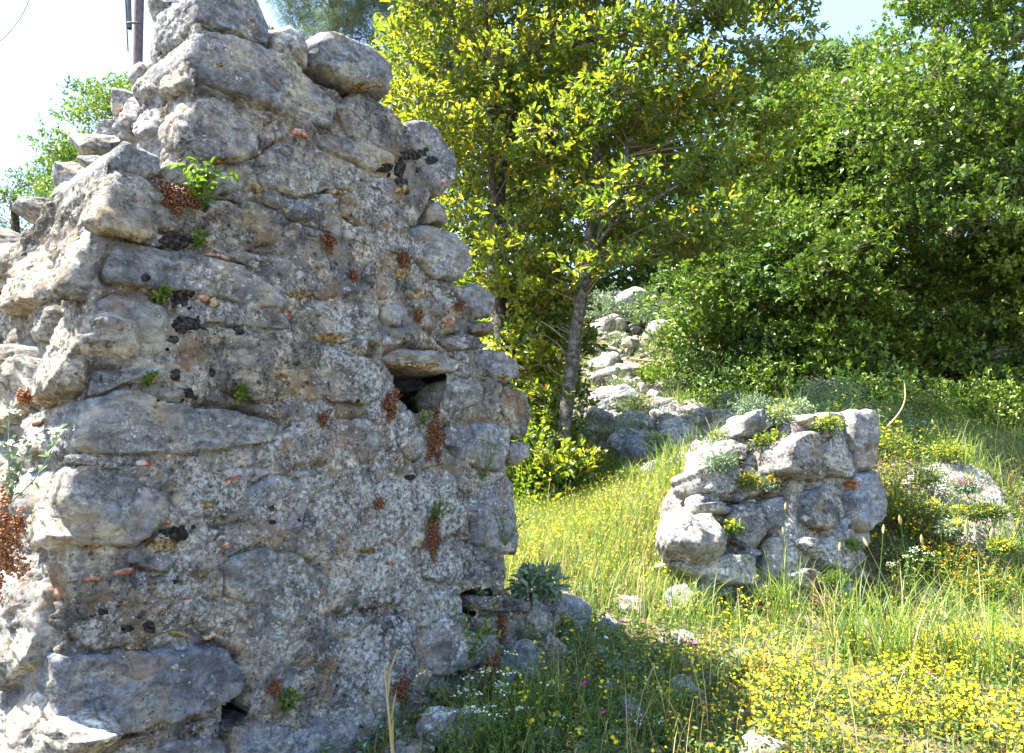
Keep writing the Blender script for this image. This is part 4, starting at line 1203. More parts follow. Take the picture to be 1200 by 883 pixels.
px_rock([(773,694),(805,688),(820,699),(806,722),(780,725)], 4.2, (-.3, -.8, .5), .07, .2, 804, M_STONE, 'grey rock in the weeds below the pale sunlit boulder')
px_rock([(716,708),(735,702),(755,704),(757,720),(728,726)], 4.1, (-.3, -.7, .6), .06, .2, 805, M_PALE, 'bleached flat rock at the shadow edge left of the grey rock')
px_rock([(783,797),(805,792),(828,815),(826,836),(798,832)], 3.3, (-.3, -.75, .6), .06, .2, 806, M_PALE, 'white sunlit rock among flowers at the edge of the wall shadow')
px_rock([(728,822),(742,818),(754,840),(755,866),(735,868)], 3.05, (-.1, -.8, .5), .06, .15, 807, M_STONE, 'shaded upright rock left of the white sunlit rock')
px_rock([(668,876),(690,867),(706,880),(700,900),(672,900)], 2.85, (0, -.8, .6), .05, .15, 808, M_STONE, 'grey rock cut by the bottom edge, near the yellow daisies')
px_rock([(864,868),(885,862),(930,880),(905,900),(870,896)], 2.85, (-.1, -.6, .8), .04, .15, 809, M_PALE, 'bright flat rock at the bottom edge among yellow flowers')
px_rock([(700,726),(712,722),(730,735),(720,750),(703,745)], 3.95, (0, -.8, .5), .05, .15, 811, M_STONE, 'small shaded rock beside the foot of the tall wall')
px_rock([(712,500),(745,480),(770,492),(752,505),(722,514)], 8.4, (0, -.8, .6), .10, .3, 812, M_PALE, 'reddish tan slab of rock on the path beside the tree foot')

for k, (x, y, r_, lab) in enumerate([(742, 522, 26, 'grey ledge rock beside the reddish slab at the path foot'), (805, 515, 24, 'broad rock in the rubble left of the cap stones'), (835, 492, 20, 'tan rock on the rubble bank behind the low ruin'),
        (775, 480, 18, 'single grey rock in the middle of the rubble bank'), (718, 470, 24, 'dark grey ledge rock beside the leaning trunk'), (850, 470, 15, 'small pale rock where the rubble meets the green bush'),
        (722, 435, 20, 'dark ledge rock under the stony mound'), (790, 455, 16, 'grey rock right of the long stick'), (830, 540, 20, 'rock at the left shoulder of the low ruin'), (768, 555, 16, 'low rock in the long grass before the rubble bank'),
        (905, 478, 14, 'small rock in the grey scrub behind the low ruin')]):
    r__ = random.Random(k + 50)
    px_rock([(x + r_ * r__.uniform(.8, 1.2) * 1.35 * math.cos(a_), y + r_ * r__.uniform(.7, 1.15) * .75 * math.sin(a_)) for a_ in np.arange(7) * .9], 3, (r__.uniform(-.3, .3), -.75, .55), .09, .25, 840 + k, [M_CRUST, M_STONE, M_PIT][k % 3], lab)
for k, (x, y, r_, lab) in enumerate([(700, 838, 17, 'half-buried grey rock in the shade left of the upright rock'), (662, 812, 20, 'mottled rock half buried beside the wall foot'),
        (735, 785, 18, 'half-buried rock where the shade meets the leafy clump'), (772, 858, 13, 'small shaded rock between the grass and the white sunlit rock'), (700, 876, 12, 'small half-buried stone at the bottom edge right of the grey rock'),
        (795, 752, 18, 'grey rock under the arching dry grass'), (640, 868, 17, 'lichened stone at the bottom edge beside the wall foot'), (845, 850, 16, 'pale stone in the flowers right of the white sunlit rock'),
        (870, 775, 15, 'grey stone at the foot of the low ruin under the grass'), (1010, 735, 17, 'shaded grey stone right of the low ruin foot')]):
    r__ = random.Random(k)
    px_rock([(x + r_ * r__.uniform(.8, 1.2) * 1.25 * math.cos(a_), y + r_ * r__.uniform(.75, 1.15) * .8 * math.sin(a_)) for a_ in np.arange(7) * .9], 3, (r__.uniform(-.3, .3), -.75, .6), .05, .15, 820 + k, [M_STONE, M_CRUST][k % 2], lab)
# loose rubble on the path
variants = []
for k in range(9):
    P, F = boulder_verts((1.2, 1.0, .8), 900 + k, 10, 2.4, 1.1)
    variants.append(meshdata('rubble_stone', P, [F], [M_PALE, M_STONE, M_CRUST][k % 3]))
rr = random.Random(9)
spots = []; areas = []
alab = [('one of the pale stones heaped on the mound at the top of the path', 'stones of the mound'), ('one of the stones across the path below the long stick', 'stones below the stick'),
        ('one of the pinkish grey stones spilling down beside the top of the low ruin', 'stones beside the low ruin'), ('one of the stones round the reddish slab at the foot of the path', 'stones round the slab'),
        ('one of the small stones lying in the shaded weeds between wall and flower carpet', 'small stones in the shaded weeds')]
for (poly, n, s0, s1) in [([(690, 350), (745, 335), (800, 345), (820, 400), (700, 420)], 70, .05, .15),
                          ([(690, 420), (800, 420), (800, 470), (690, 480)], 40, .05, .12),
                          ([(745, 480), (880, 485), (885, 530), (745, 550)], 110, .04, .12),
                          ([(680, 480), (800, 480), (770, 530), (690, 525)], 30, .04, .10),
                          ([(700, 720), (900, 740), (900, 870), (680, 870)], 16, .015, .04)]:
    q = sample_poly(poly, n, np.random.default_rng(n))
    ai = len(areas); areas.append(0)
    for x, y in q: spots.append((x, y, rr.uniform(s0, s1), ai))
for x, y, s, ai in spots:
    g = ground_hit(x, y)
    if rr.random() < .08 and s > .05: s *= 2.1
    o = bpy.data.objects.new('rubble_stone', rr.choice(variants))
    o.location = (g[0], g[1], g[2] + s * .22)
    o.scale = (s, s, s)
    o.rotation_euler = (rr.uniform(-.4, .4), rr.uniform(-.4, .4), rr.uniform(0, 6.28))
    C.objects.link(o)
    tag(o, alab[ai][0], 'stone', alab[ai][1])
# gravel and small broken stone, far too many to count
def gravel(n, x0, x1, y0, y1, dens, s0, s1, seed, label):
    rng = np.random.default_rng(seed)
    x = x0 + (x1 - x0) * rng.random(n); y = y0 + (y1 - y0) * rng.random(n)
    ok = rng.random(n) < dens(x, y); x, y = x[ok], y[ok]; n = len(x)
    B_ = np.array([[1, 0, 0], [0, 1, 0], [-1, 0, 0], [0, -1, 0], [.5, .5, .7], [-.5, .5, .6], [-.4, -.5, .75], [.5, -.4, .6], [0, 0, -.6]])
    s_ = (s0 + (s1 - s0) * rng.random(n) ** 2.5)[:, None, None]
    V = B_[None] * (1 + .35 * rng.normal(size=(n, 9, 3))) * s_
    a = rng.random(n) * 6.28; ca, sa = np.cos(a)[:, None], np.sin(a)[:, None]
    V = np.stack([V[:, :, 0] * ca - V[:, :, 1] * sa, V[:, :, 0] * sa + V[:, :, 1] * ca, V[:, :, 2]], 2)
    V = V + np.stack([x, y, gz(x, y)], 1)[:, None]
    T = np.array([[0, 1, 4], [1, 2, 5], [2, 3, 6], [3, 0, 7], [4, 1, 5], [5, 2, 6], [6, 3, 7], [7, 0, 4], [4, 5, 6], [4, 6, 7], [1, 0, 8], [2, 1, 8], [3, 2, 8], [0, 3, 8]])
    F = ((np.arange(n) * 9)[:, None, None] + T[None]).reshape(-1, 3)
    tag(mk('gravel', V.reshape(-1, 3), [F], M_CRUST, smooth=False), label, kind='stuff')
gravel(6500, -.3, 4.2, 7.8, 14.5, lambda x, y: np.exp(-((x - 1.25 - (y - 10) * .15) / .8) ** 2) * (.25 + .75 * patchy(x, y, 1.5, -.1, .2, 70)), .015, .085, 31, 'broken stone and gravel on the steep path')
gravel(7500, .5, 3.2, 5.6, 9.2, lambda x, y: np.exp(-((x - 1.5) / .75) ** 2 - ((y - 7.1) / .95) ** 2) * (.2 + .8 * patchy(x, y, 2, -.1, .2, 71)), .012, .085, 34, 'rubble spilling from the path down to the low ruin')
gravel(5000, -.5, 5, 2.2, 7.5, lambda x, y: patchy(x, y, 1.8, .0, .3, 77) * .8, .006, .035, 32, 'small stones in the weeds')
gravel(2600, 1.0, 2.3, 4.75, 6.2, lambda x, y: np.exp(-((x - 1.55) / .42) ** 2 - ((y - 5.4) / .5) ** 2), .012, .05, 33, 'small rubble on top of the low ruin')
# dry stick on the mound
V, F = tube(smooth_path(P3([(738, 421, 10.2), (765, 424, 10.15), (790, 427, 10.2), (818, 425, 10.2)]), 10), np.linspace(.014, .018, 10), 6)
tag(mk('dry_stick', V, [F], M_STRAW), 'long bleached stick lying across the stony path', 'stick')
V, F = tube(smooth_path(P3([(1040, 500, 5.6), (1052, 488, 5.6), (1062, 470, 5.65), (1060, 450, 5.7)]), 10), np.linspace(.007, .004, 10), 5)
tag(mk('dry_stick', V, [F], M_STRAW), 'curved pale stick standing against the dark foliage right of the pillar', 'stick')

# ------------------------------------------------------------------ plants on the wall
def on_face(px, py):
    h = float(np.clip(hface(*front_uz(px, py))[0], -.1, .12))
    return onplane(px, py, AO + NF * h, NF)
def sedum(px, py, wpx, hpx, seed, label, mat=M_SEDUM, d=None, u0=None, group=None):
    """a hanging tuft of tiny fleshy leaves"""
    rng = np.random.default_rng(seed)
    c = on_face(px, py) if d is None else pt(px, py, d)
    sc_ = np.linalg.norm(c - np.array([0, 0, EYE])) / FPX
    n = int(np.clip(wpx * hpx * .75, 60, 1100))
    th = rng.random(n) * 2 * math.pi; r = np.sqrt(rng.random(n)) * (1 + .45 * np.sin(th * 3 + seed) * rng.random(n)) * (.75 + .25 * np.sin(th * 5 + seed * 2))
    a = r * np.cos(th) * wpx / 2 * sc_ * (1 + .3 * rng.normal(size=n) * .4); b = r * np.sin(th) * hpx / 2 * sc_
    a *= (1 - .25 * np.sign(-b) * np.abs(b) / (hpx / 2 * sc_ + 1e-6))
    ea = EU if d is None else unit(np.array([1, 0, 0]))
    nn = NF if d is None else unit(np.array([-.3, -.9, .2]))
    P = c + a[:, None] * ea + b[:, None] * EZ + (rng.random(n) * .034 * np.sqrt(np.clip(1 - r * .8, .05, 1)))[:, None] * nn
    L = .011 * (.6 + .6 * rng.random(n))
    ax = nn * .8 + rng.normal(size=(n, 3)) * .7 + EZ * .1
    ax /= np.linalg.norm(ax, axis=1)[:, None]
    s = np.cross(ax, rng.normal(size=(n, 3))); s /= np.linalg.norm(s, axis=1)[:, None]
    t_ = np.cross(ax, s)
    v = np.empty((n, 6, 3)); Lc = L[:, None]
    v[:, 0] = P; v[:, 5] = P + ax * Lc
    for q, (x_, y_) in enumerate([(1, 0), (0, 1), (-1, 0), (0, -1)]):
        v[:, 1 + q] = P + ax * Lc * .55 + (s * x_ + t_ * y_) * Lc * .33
    i = np.arange(n)[:, None] * 6
    T = np.array([[0, 2, 1], [0, 3, 2], [0, 4, 3], [0, 1, 4], [5, 1, 2], [5, 2, 3], [5, 3, 4], [5, 4, 1]])
    F = (i[:, None, :] + T[None]).reshape(-1, 3)
    o = mk('stonecrop', v.reshape(-1, 3), [F], mat)
    tag(o, label, 'plant', group)
for k, (x, y, w_, h_, lab) in enumerate([
    (507, 512, 30, 74, 'large red stonecrop hanging from the sill of the square hole'),
    (505, 628, 24, 58, 'red stonecrop tuft hanging low on the wall below the square hole'),
    (455, 475, 22, 42, 'dark red stonecrop at the left side of the square hole'),
    (383, 285, 18, 26, 'small dark red stonecrop in the upper middle of the tall wall'),
    (470, 303, 24, 24, 'red stonecrop beside the big right-edge block of the upper wall'),
    (412, 324, 12, 18, 'narrow rust-red stonecrop left of the right-edge block'),
    (441, 590, 14, 16, 'tiny red stonecrop alone in the pale lichen left of the low tuft'),
    (376, 491, 14, 18, 'small red stonecrop in a joint left of the square hole'),
    (574, 788, 30, 56, 'reddish stonecrop beside the triangular stone at the wall foot'),
    (468, 812, 18, 50, 'thin red stonecrop on the wall foot left of the triangular stone'),
    (205, 234, 46, 36, 'dry red-brown stonecrop under the leafy sprig on the upper left'),
    (319, 45, 26, 20, 'red stonecrop at the very top left of the loose block'),
    (537, 358, 14, 20, 'red stonecrop beside the round stone on the right edge'),
    (488, 370, 15, 22, 'rusty stonecrop beside the small blue-grey stone'),
    (320, 805, 20, 18, 'low rusty stonecrop near the dark gap at the bottom'),
    (585, 735, 14, 40, 'rusty stonecrop under the projecting slab at the wall foot')]):
    sedum(x, y, w_, h_, 60 + k, lab)
for k, (x, y, w_, h_, d, lab) in enumerate([
    (12, 640, 46, 110, 1.98, 'large orange-brown dried stonecrop at the left edge in the sun'),
    (34, 468, 14, 18, 2.3, 'small rusty stonecrop on the sunlit side joint'),
    (156, 140, 26, 34, 2.78, 'orange stonecrop among the broken stones of the left top'),
    (192, 128, 14, 34, 2.66, 'red stonecrop in the sunlit crack below the top block'),
    (108, 238, 24, 22, 2.5, 'golden dry stonecrop on the broken ledge at the left'),
    (205, 52, 14, 18, 2.65, 'small red stonecrop under the topmost stone')]):
    sedum(x, y, w_, h_, 90 + k, lab, M_SEDUM_LIT, d)

def sprig(px, py, hpx, seed, label, d=None, n=9, L=.03, mat=M_SPRIG, lean=(0, 0), W=.45, cat='plant', flowers=None, name='sprig', surf=True):
    rng = np.random.default_rng(seed)
    c = on_face(px, py) if d is None else pt(px, py, d)
    sc_ = np.linalg.norm(c - np.array([0, 0, EYE])) / FPX
    H = hpx * sc_
    t = thing(name, label, cat, Vector(c))
    st = []; tips = []; dr = []; heads = []
    for k in range(n):
        e = c + np.array([rng.normal() * H * .35 + lean[0] * H, rng.normal() * H * .2 - .02, H * (.55 + .5 * rng.random())]) + (NF * .05 if d is None else 0)
        m = (c + e) / 2 + rng.normal(size=3) * H * .06
        S = smooth_path(np.array([c, m, e]), 7)
        st.append(tube(S, np.linspace(.0018, .0009, 7), 4))
        for q in range(1, 7):
            tips.append(S[q]); dr.append(unit(rng.normal(size=3) + (0, 0, .4)))
        heads.append(e)
    V, Fs = join(st); mk('stems', V, Fs, mat, t)
    V, F = rosettes(np.array(tips), np.array(dr), 3, L, W, rng, 1.0, .01); mk('leaves', V, [F], mat, t)
    if flowers:
        fm, fs, per = flowers
        hp = np.repeat(np.array(heads), per, 0) + rng.normal(size=(n * per, 3)) * np.array([.016, .016, .004]) * (fs / .006)
        V, F = flower_arrays(hp, fs, rng)
        mk('blossoms', V, [F], fm, t)
    return t
def flower_arrays(P, size, rng, petals=5, tiltamt=.5):
    n = len(P)
    nn = rng.normal(size=(n, 3)) * tiltamt + (0, -.15, 1); nn /= np.linalg.norm(nn, axis=1)[:, None]
    a = np.cross(nn, rng.normal(size=(n, 3))); a /= np.linalg.norm(a, axis=1)[:, None]
    b = np.cross(nn, a)
    size = np.broadcast_to(size, (n,)) * (.75 + .5 * rng.random(n) if n < 30 else .45 + .85 * rng.random(n))
    m = petals * 2
    v = np.empty((n, m + 1, 3)); v[:, 0] = P
    for k in range(m):
        th = 2 * math.pi * k / m
        r = (1.0 if k % 2 == 0 else .55)
        v[:, 1 + k] = P + (a * math.cos(th) + b * math.sin(th)) * (size * r)[:, None] + nn * (size * .3)[:, None]
    i = np.arange(n)[:, None] * (m + 1)
    T = np.array([[0, 1 + k, 1 + (k + 1) % m] for k in range(m)])
    F = (i[:, None, :] + T[None]).reshape(-1, 3)
    return v.reshape(-1, 3), F
for k, (x, y, h, lab, n, L) in enumerate([
    (232, 246, 48, 'leafy green sprig growing from the red tuft on the upper left', 7, .035),
    (187, 356, 14, 'tiny green leaves beside the round black lichen spots', 5, .025),
    (228, 292, 14, 'tiny green sprig beside the black crust under the upper blocks', 4, .02),
    (172, 450, 12, 'small olive sprig in the joint above the long grey block', 5, .02),
    (280, 469, 12, 'small green sprig at the right end of the long grey block', 5, .025),
    (494, 497, 15, 'green sprig on the sill inside the square hole', 4, .016),
    (506, 612, 22, 'green sprig on top of the low red tuft', 6, .022),
    (565, 565, 60, 'wispy pale flowering sprig on the right of the wall', 8, .012),
    (592, 640, 44, 'wispy pale sprig near the lower right corner of the wall', 7, .012),
    (525, 500, 50, 'thin grassy sprig growing right of the square hole', 6, .012),
    (548, 775, 60, 'bright green sprig in the gap right of the triangular stone', 9, .03),
    (335, 832, 24, 'green weed in the low joint above the bottom stones', 6, .025)]):
    sprig(x, y, h, 110 + k, lab, n=n, L=L, flowers=(M_WHITE, .004, 5) if 'pale' in lab else None)
sprig(12, 590, 90, 130, 'weed with a flat white flower head at the left edge', d=2.0, n=4, L=.03, flowers=(M_WHITE, .006, 26), mat=M_GREYLEAF, name='umbel_plant')
# grey-leaved plant at the wall corner
def leafy(px, py, d, R, seed, label, mat=M_GREYLEAF, n=90, L=.09, W=.33, nm='leafy_plant'):
    rng = np.random.default_rng(seed)
    c = pt(px, py, d)
    dd = rng.normal(size=(n, 3)); dd[:, 2] = np.abs(dd[:, 2]) * .8 + .15; dd /= np.linalg.norm(dd, axis=1)[:, None]
    dd[:, 1] -= .25
    b_ = c + dd * R * (.2 + .5 * rng.random((n, 1)))
    V, F = leaf_arrays(b_, dd + rng.normal(size=dd.shape) * .25, rng.normal(size=dd.shape) * .4 + (0, 0, 1), L * (.7 + .5 * rng.random(n)), L * W, .08, .2)
    tag(mk(nm, V, [F], mat), label, 'plant')

# ------------------------------------------------------------------ grass, ground cover and flowers
foot = [fpoly([(0, 0)])]  # unused spare
def in_wall(x, y):
    q = np.stack([x - AO[0], y - AO[1]], 1)
    u = q @ EU[:2]; t_ = q @ EB[:2]
    return (u > -.02) & (u < 2.3) & (t_ > -.02) & (t_ < 1.5)
def blades(P, H, Wd, rng, lean=.35, seg=3):
    n = len(P)
    th = rng.random(n) * 2 * math.pi
    dx = np.stack([np.cos(th), np.sin(th), np.zeros(n)], 1)
    sd_ = np.stack([-np.sin(th), np.cos(th), np.zeros(n)], 1)
    # turn the flat side partly at random
    ln = lean * (.3 + rng.random(n))
    v = np.empty((n, seg * 2 + 1, 3))
    for k in range(seg + 1):
        f = k / seg
        c = P + dx * (H * ln * f ** 2)[:, None] + np.array([0, 0, 1.0]) * (H * (f - .28 * ln * f ** 3))[:, None]
        if k < seg:
            wv = (Wd * (1 - f * .75))[:, None] * .5
            v[:, 2 * k] = c - sd_ * wv; v[:, 2 * k + 1] = c + sd_ * wv
        else: v[:, 2 * seg] = c
    i = np.arange(n)[:, None] * (seg * 2 + 1)
    F4 = np.concatenate([i + np.array([[2 * k, 2 * k + 1, 2 * k + 3, 2 * k + 2]]) for k in range(seg - 1)])
    F3 = i + np.array([[2 * seg - 2, 2 * seg - 1, 2 * seg]])
    return v.reshape(-1, 3), [F4, F3]
def scatter(n, x0, x1, y0, y1, rng, dens=None):
    x = x0 + (x1 - x0) * rng.random(n); y = y0 + (y1 - y0) * rng.random(n)
    ok = ~in_wall(x, y)
    if dens is not None: ok &= rng.random(n) < dens(x, y)
    x, y = x[ok], y[ok]
    return np.stack([x, y, gz(x, y)], 1)
rng = np.random.default_rng(200)
rub = lambda x, y: 1 - .88 * np.exp(-((x - 1.5) / .85) ** 4 - ((y - 7.3) / 1.15) ** 4)
path_d = lambda x, y: np.clip(1 - np.exp(-((x - 1.3) / .5) ** 2) * (y > 8) * .5, .5, 1) * rub(x, y)
near_d = lambda x, y: (.25 + .75 * patchy(x, y)) * path_d(x, y) * np.clip(3.2 / y + .1, .2, 1)
G1 = scatter(95000, -1.2, 6.5, 2.0, 11.5, rng, near_d)
V, Fs = blades(G1, (.05 + .17 * rng.random(len(G1)) ** 1.6) * (1 + G1[:, 1] * .05), .0028 + .0012 * G1[:, 1] ** .7 * rng.random(len(G1)), rng, .6, 2)
tag(mk('grass', V, Fs, M_GRASS), 'short green grass between the weeds on the slope', kind='stuff')
mead = lambda x, y: np.exp(-((x - .55 - (y - 6) * .12) / .65) ** 2 - ((y - 5.8) / 1.2) ** 2) * rub(x, y)
G2 = scatter(85000, -.4, 2.2, 4.2, 8.2, rng, mead)
V, Fs = blades(G2, .10 + .16 * rng.random(len(G2)), .0035 + .003 * rng.random(len(G2)), rng, .5, 2)
tag(mk('meadow_grass', V, Fs, M_GRASS), 'sunlit yellow-green grass in the clearing between the two ruins', kind='stuff')
dry = scatter(30000, -1, 6, 2.1, 10, rng, lambda x, y: patchy(x, y, 1.0, 0, .3, 5) * .6)
V, Fs = blades(dry, .04 + .10 * rng.random(len(dry)), np.full(len(dry), .0025) + .0003 * dry[:, 1], rng, 1.1, 2)
tag(mk('dry_grass', V, Fs, M_STRAW), 'dry straw coloured grass litter in the weeds', kind='stuff')
# creeping ground cover with small leaves
cov = scatter(80000, -.9, 6.5, 2.0, 10.0, rng, lambda x, y: (.3 + .7 * patchy(x, y, 1.6, -.2, .2, 9)) * np.clip(3.4 / y, .2, 1) ** 1.2 * path_d(x, y))
cov[:, 2] += rng.random(len(cov)) ** 1.5 * .07
V, F = leaf_arrays(cov, rng.normal(size=cov.shape) * (1, 1, .6), rng.normal(size=cov.shape) * .5 + (0, 0, 1), .014 + .012 * rng.random(len(cov)) + .002 * cov[:, 1], .010 + .0015 * cov[:, 1])
tag(mk('ground_cover', V, [F], M_COVER), 'low creeping leafy weeds covering the soil', kind='stuff')
def yel_d(x, y):
    a = np.exp(-((x - 1.75) / 1.05) ** 2 - ((y - 3.0) / .62) ** 2)
    a = np.maximum(a, .8 * (x > 1.7) * (y < 3.8))
    return np.clip(a * (.06 + 1.1 * patchy(x, y, 1.7, -.12, .12, 21) * (.3 + .7 * patchy(x, y, 7, -.1, .1, 22))), 0, 1)
ym = scatter(60000, .5, 4.2, 2.0, 4.3, rng, yel_d)
ym2 = scatter(11000, -.3, 2.2, 4.3, 7.6, rng, mead)
ym3 = scatter(1300, -.3, 5.5, 2.4, 7.5, rng, lambda x, y: patchy(x, y, 2.5, .05, .3, 33) * .5)
Y = np.vstack([ym, ym2, ym3])
hY = np.concatenate([.05 + .07 * rng.random(len(ym)), .08 + .12 * rng.random(len(ym2)), .05 + .08 * rng.random(len(ym3))])
Y[:, 2] += hY
V, F = flower_arrays(Y, .0075, rng, 5, .7)
tag(mk('yellow_flowers', V, [F], M_YEL), 'carpet of small yellow wild flowers in the sun', kind='stuff')
V, F = leaf_arrays(np.repeat(ym, 4, 0) + rng.normal(size=(len(ym) * 4, 3)) * (.012, .012, .008) + (0, 0, .04), rng.normal(size=(len(ym) * 4, 3)), rng.normal(size=(len(ym) * 4, 3)) * .5 + (0, 0, 1), .013, .008)
tag(mk('flower_leaves', V, [F], M_COVER), 'small leaves under the yellow flower carpet', kind='stuff')
rs = np.concatenate([Y - np.stack([0 * hY, 0 * hY, hY], 1)])
V, Fs = blades(rs, hY * 1.02, np.full(len(rs), .0016), rng, .05, 2)
tag(mk('flower_stalks', V, Fs, M_COVER), 'thin stalks of the yellow flowers', kind='stuff')
og = scatter(5000, .2, 4.5, 2.3, 6.0, rng, lambda x, y: patchy(x, y, 2.0, .12, .35, 44) * .9 + .8 * np.exp(-((x - 2.35) / .4) ** 2 - ((y - 4.4) / .5) ** 2))
og[:, 2] += .04 + .08 * rng.random(len(og))
V, F = flower_arrays(og, .008, rng)
tag(mk('orange_flowers', V, [F], M_ORANGE), 'scattered small orange flowers and bracts in the weeds', kind='stuff')

# upright leafy weeds of many heights
def weeds(n, dens, x0, x1, y0, y1, H, mat, name, label, L, seed, fl=None, per=9, W=.45):
    rng = np.random.default_rng(seed)
    B_ = scatter(n, x0, x1, y0, y1, rng, dens)
    n = len(B_)
    h = H * (.35 + .9 * rng.random(n))
    lean = rng.normal(size=(n, 3)) * .28; lean[:, 2] = 0
    f = rng.random((n, per)) ** .8
    P = B_[:, None] + (np.array([0, 0, 1.0]) * h[:, None])[:, None] * f[:, :, None] + (lean * h[:, None])[:, None] * (f ** 1.6)[:, :, None]
    P = P.reshape(-1, 3) + rng.normal(size=(n * per, 3)) * .006
    d = rng.normal(size=P.shape) * (1, 1, .5) + (0, 0, .35)
    V, F = leaf_arrays(P, d, rng.normal(size=P.shape) * .6 + (0, 0, 1), L * (.5 + .8 * rng.random(len(P))), L * W)
    tag(mk(name, V, [F], mat), label, kind='stuff')
    V, Fs = blades(B_, h, np.full(n, .0028), rng, .15, 2)
    tag(mk(name.replace('weeds', 'weed_stems'), V, Fs, mat), 'thin stems of the ' + label, kind='stuff')
    if fl:
        Q = B_ + np.array([0, 0, 1.0]) * h[:, None] + lean * h[:, None]
        Q = np.repeat(Q, 3, 0) + rng.normal(size=(n * 3, 3)) * .012
        V, F = flower_arrays(Q, .0085, rng)
        tag(mk(name.replace('weeds', 'weed_flowers'), V, [F], fl), 'small flowers on the ' + label, kind='stuff')
al = lambda k, lo, hi, s_=1.5: (lambda x, y: patchy(x, y, s_, lo, hi, k) * path_d(x, y) * np.clip(3.6 / y, .25, 1))
weeds(9000, al(61, -.1, .3), -.9, 5.5, 2.1, 9.5, .13, M_SPRIG, 'bright_weeds', 'bright green leafy weeds', .022, 61)
weeds(7000, al(62, 0, .3), -.9, 5.5, 2.1, 9.5, .16, M_GREYLEAF, 'grey_weeds', 'grey-green leafy weeds', .020, 62)
weeds(5000, al(63, 0, .3), -.9, 5.5, 2.1, 8.0, .11, M_SEDUM_LIT, 'rusty_weeds', 'rust coloured low weeds', .014, 63)
weeds(3500, al(64, 0, .25), -.2, 5.5, 2.4, 7.5, .15, M_COVER, 'flowering_weeds', 'leafy weeds with yellow flowers', .018, 64, M_YEL)
weeds(4500, lambda x, y: np.exp(-((x - .25) / .55) ** 2 - ((y - 3.1) / .6) ** 2), -.9, 1.5, 2.2, 4.4, .15, M_COVER, 'shade_weeds', 'dark weeds in the shade at the wall foot', .024, 65)
sm = scatter(26000, -.4, 2.4, 4.2, 8.0, rng, mead)
V, Fs = blades(sm, .08 + .16 * rng.random(len(sm)), .003 + .003 * rng.random(len(sm)), rng, .8, 2)
tag(mk('meadow_straw', V, Fs, M_STRAW), 'straw coloured stems in the sunlit clearing', kind='stuff')
tallw = scatter(2600, -.6, 5, 2.3, 7.5, rng, lambda x, y: patchy(x, y, 1.2, -.05, .3, 91))
V, Fs = blades(tallw, .18 + .22 * rng.random(len(tallw)), .0022 + .0006 * tallw[:, 1], rng, .45, 4)
tag(mk('tall_grass_stems', V, Fs, M_STRAW), 'thin dry stems standing over the weeds', kind='stuff')
# scrub behind and around the low ruin
gq = lambda cx, cy, r: (lambda x, y: np.exp(-((x - cx) ** 2 + (y - cy) ** 2) / r ** 2))
for k, (px, py, d, r, n, H, m, f) in enumerate([(990, 480, 6.9, .65, 1800, .22, M_GREYLEAF, None), (1040, 490, 6.4, .7, 2200, .24, M_COVER, None), (1060, 630, 5.2, .34, 1300, .24, M_COVER, M_YEL),
        (1120, 680, 4.95, .36, 1200, .22, M_SPRIG, M_ORANGE), (1050, 560, 5.7, .35, 1100, .24, M_SPRIG, M_YEL), (880, 495, 6.2, .3, 500, .15, M_GREYLEAF, None), (1050, 720, 4.5, .25, 500, .18, M_COVER, M_YEL)]):
    c_ = pt(px, py, d)
    weeds(n * 2, gq(c_[0], c_[1], r), c_[0] - 1.6, c_[0] + 1.6, c_[1] - 1.2, c_[1] + 1.2, H, m, ['scrub_weeds', 'scrub_weeds', 'trailing_weeds', 'trailing_weeds', 'scrub_weeds', 'scrub_weeds', 'trailing_weeds'][k],
          ['grey scrub behind the low ruin', 'green scrub behind the pillar', 'trailing weeds between pillar and slanting rock', 'orange-flowered weeds below the slanting rock', 'weeds between pillar and slanting rock', 'grey scrub on the slope left of the pillar', 'shaded weeds at the foot of the slanting rock'][k], .026, 80 + k, f, 11)
# tussocks of tall grass
def tussock(px, py, n, H, seed, label, lean=.55, W=.006, spread=.09, mat=None, seedheads=0):
    rng = np.random.default_rng(seed)
    g = ground_hit(px, py)
    P = g + rng.normal(size=(n, 3)) * (spread, spread, 0)
    P[:, 2] = gz(P[:, 0], P[:, 1]) - .01
    Hh = H * (.55 + .6 * rng.random(n))
    V, Fs = blades(P, Hh, W * (.7 + .6 * rng.random(n)), rng, lean, 6)
    t = thing('grass_tussock', label, 'grass', Vector(g))
    mk('blade_tuft', V, Fs, mat or M_GRASS, t)
    if seedheads:
        st = []; hd = []
        for k in range(seedheads):
            b_ = g + rng.normal(size=3) * (spread, spread, 0)
            e = b_ + np.array([rng.normal() * .12, rng.normal() * .08, H * (1.0 + .35 * rng.random())])
            S = smooth_path(np.array([b_, (b_ + e) / 2 + rng.normal(size=3) * .03, e]), 9)
            st.append(tube(S, np.linspace(.0018, .0009, 9), 4))
            dv = unit(S[-1] - S[-2])
            hd.append(tube(np.array([e, e + dv * .012, e + dv * .03, e + dv * .045]), [.0015, .006, .0065, .001], 6))
        for v_, f_ in st: mk('stalk', v_, [f_], M_GRASS, t)
        for v_, f_ in hd: mk('seed_head', v_, [f_], M_STRAW, t)
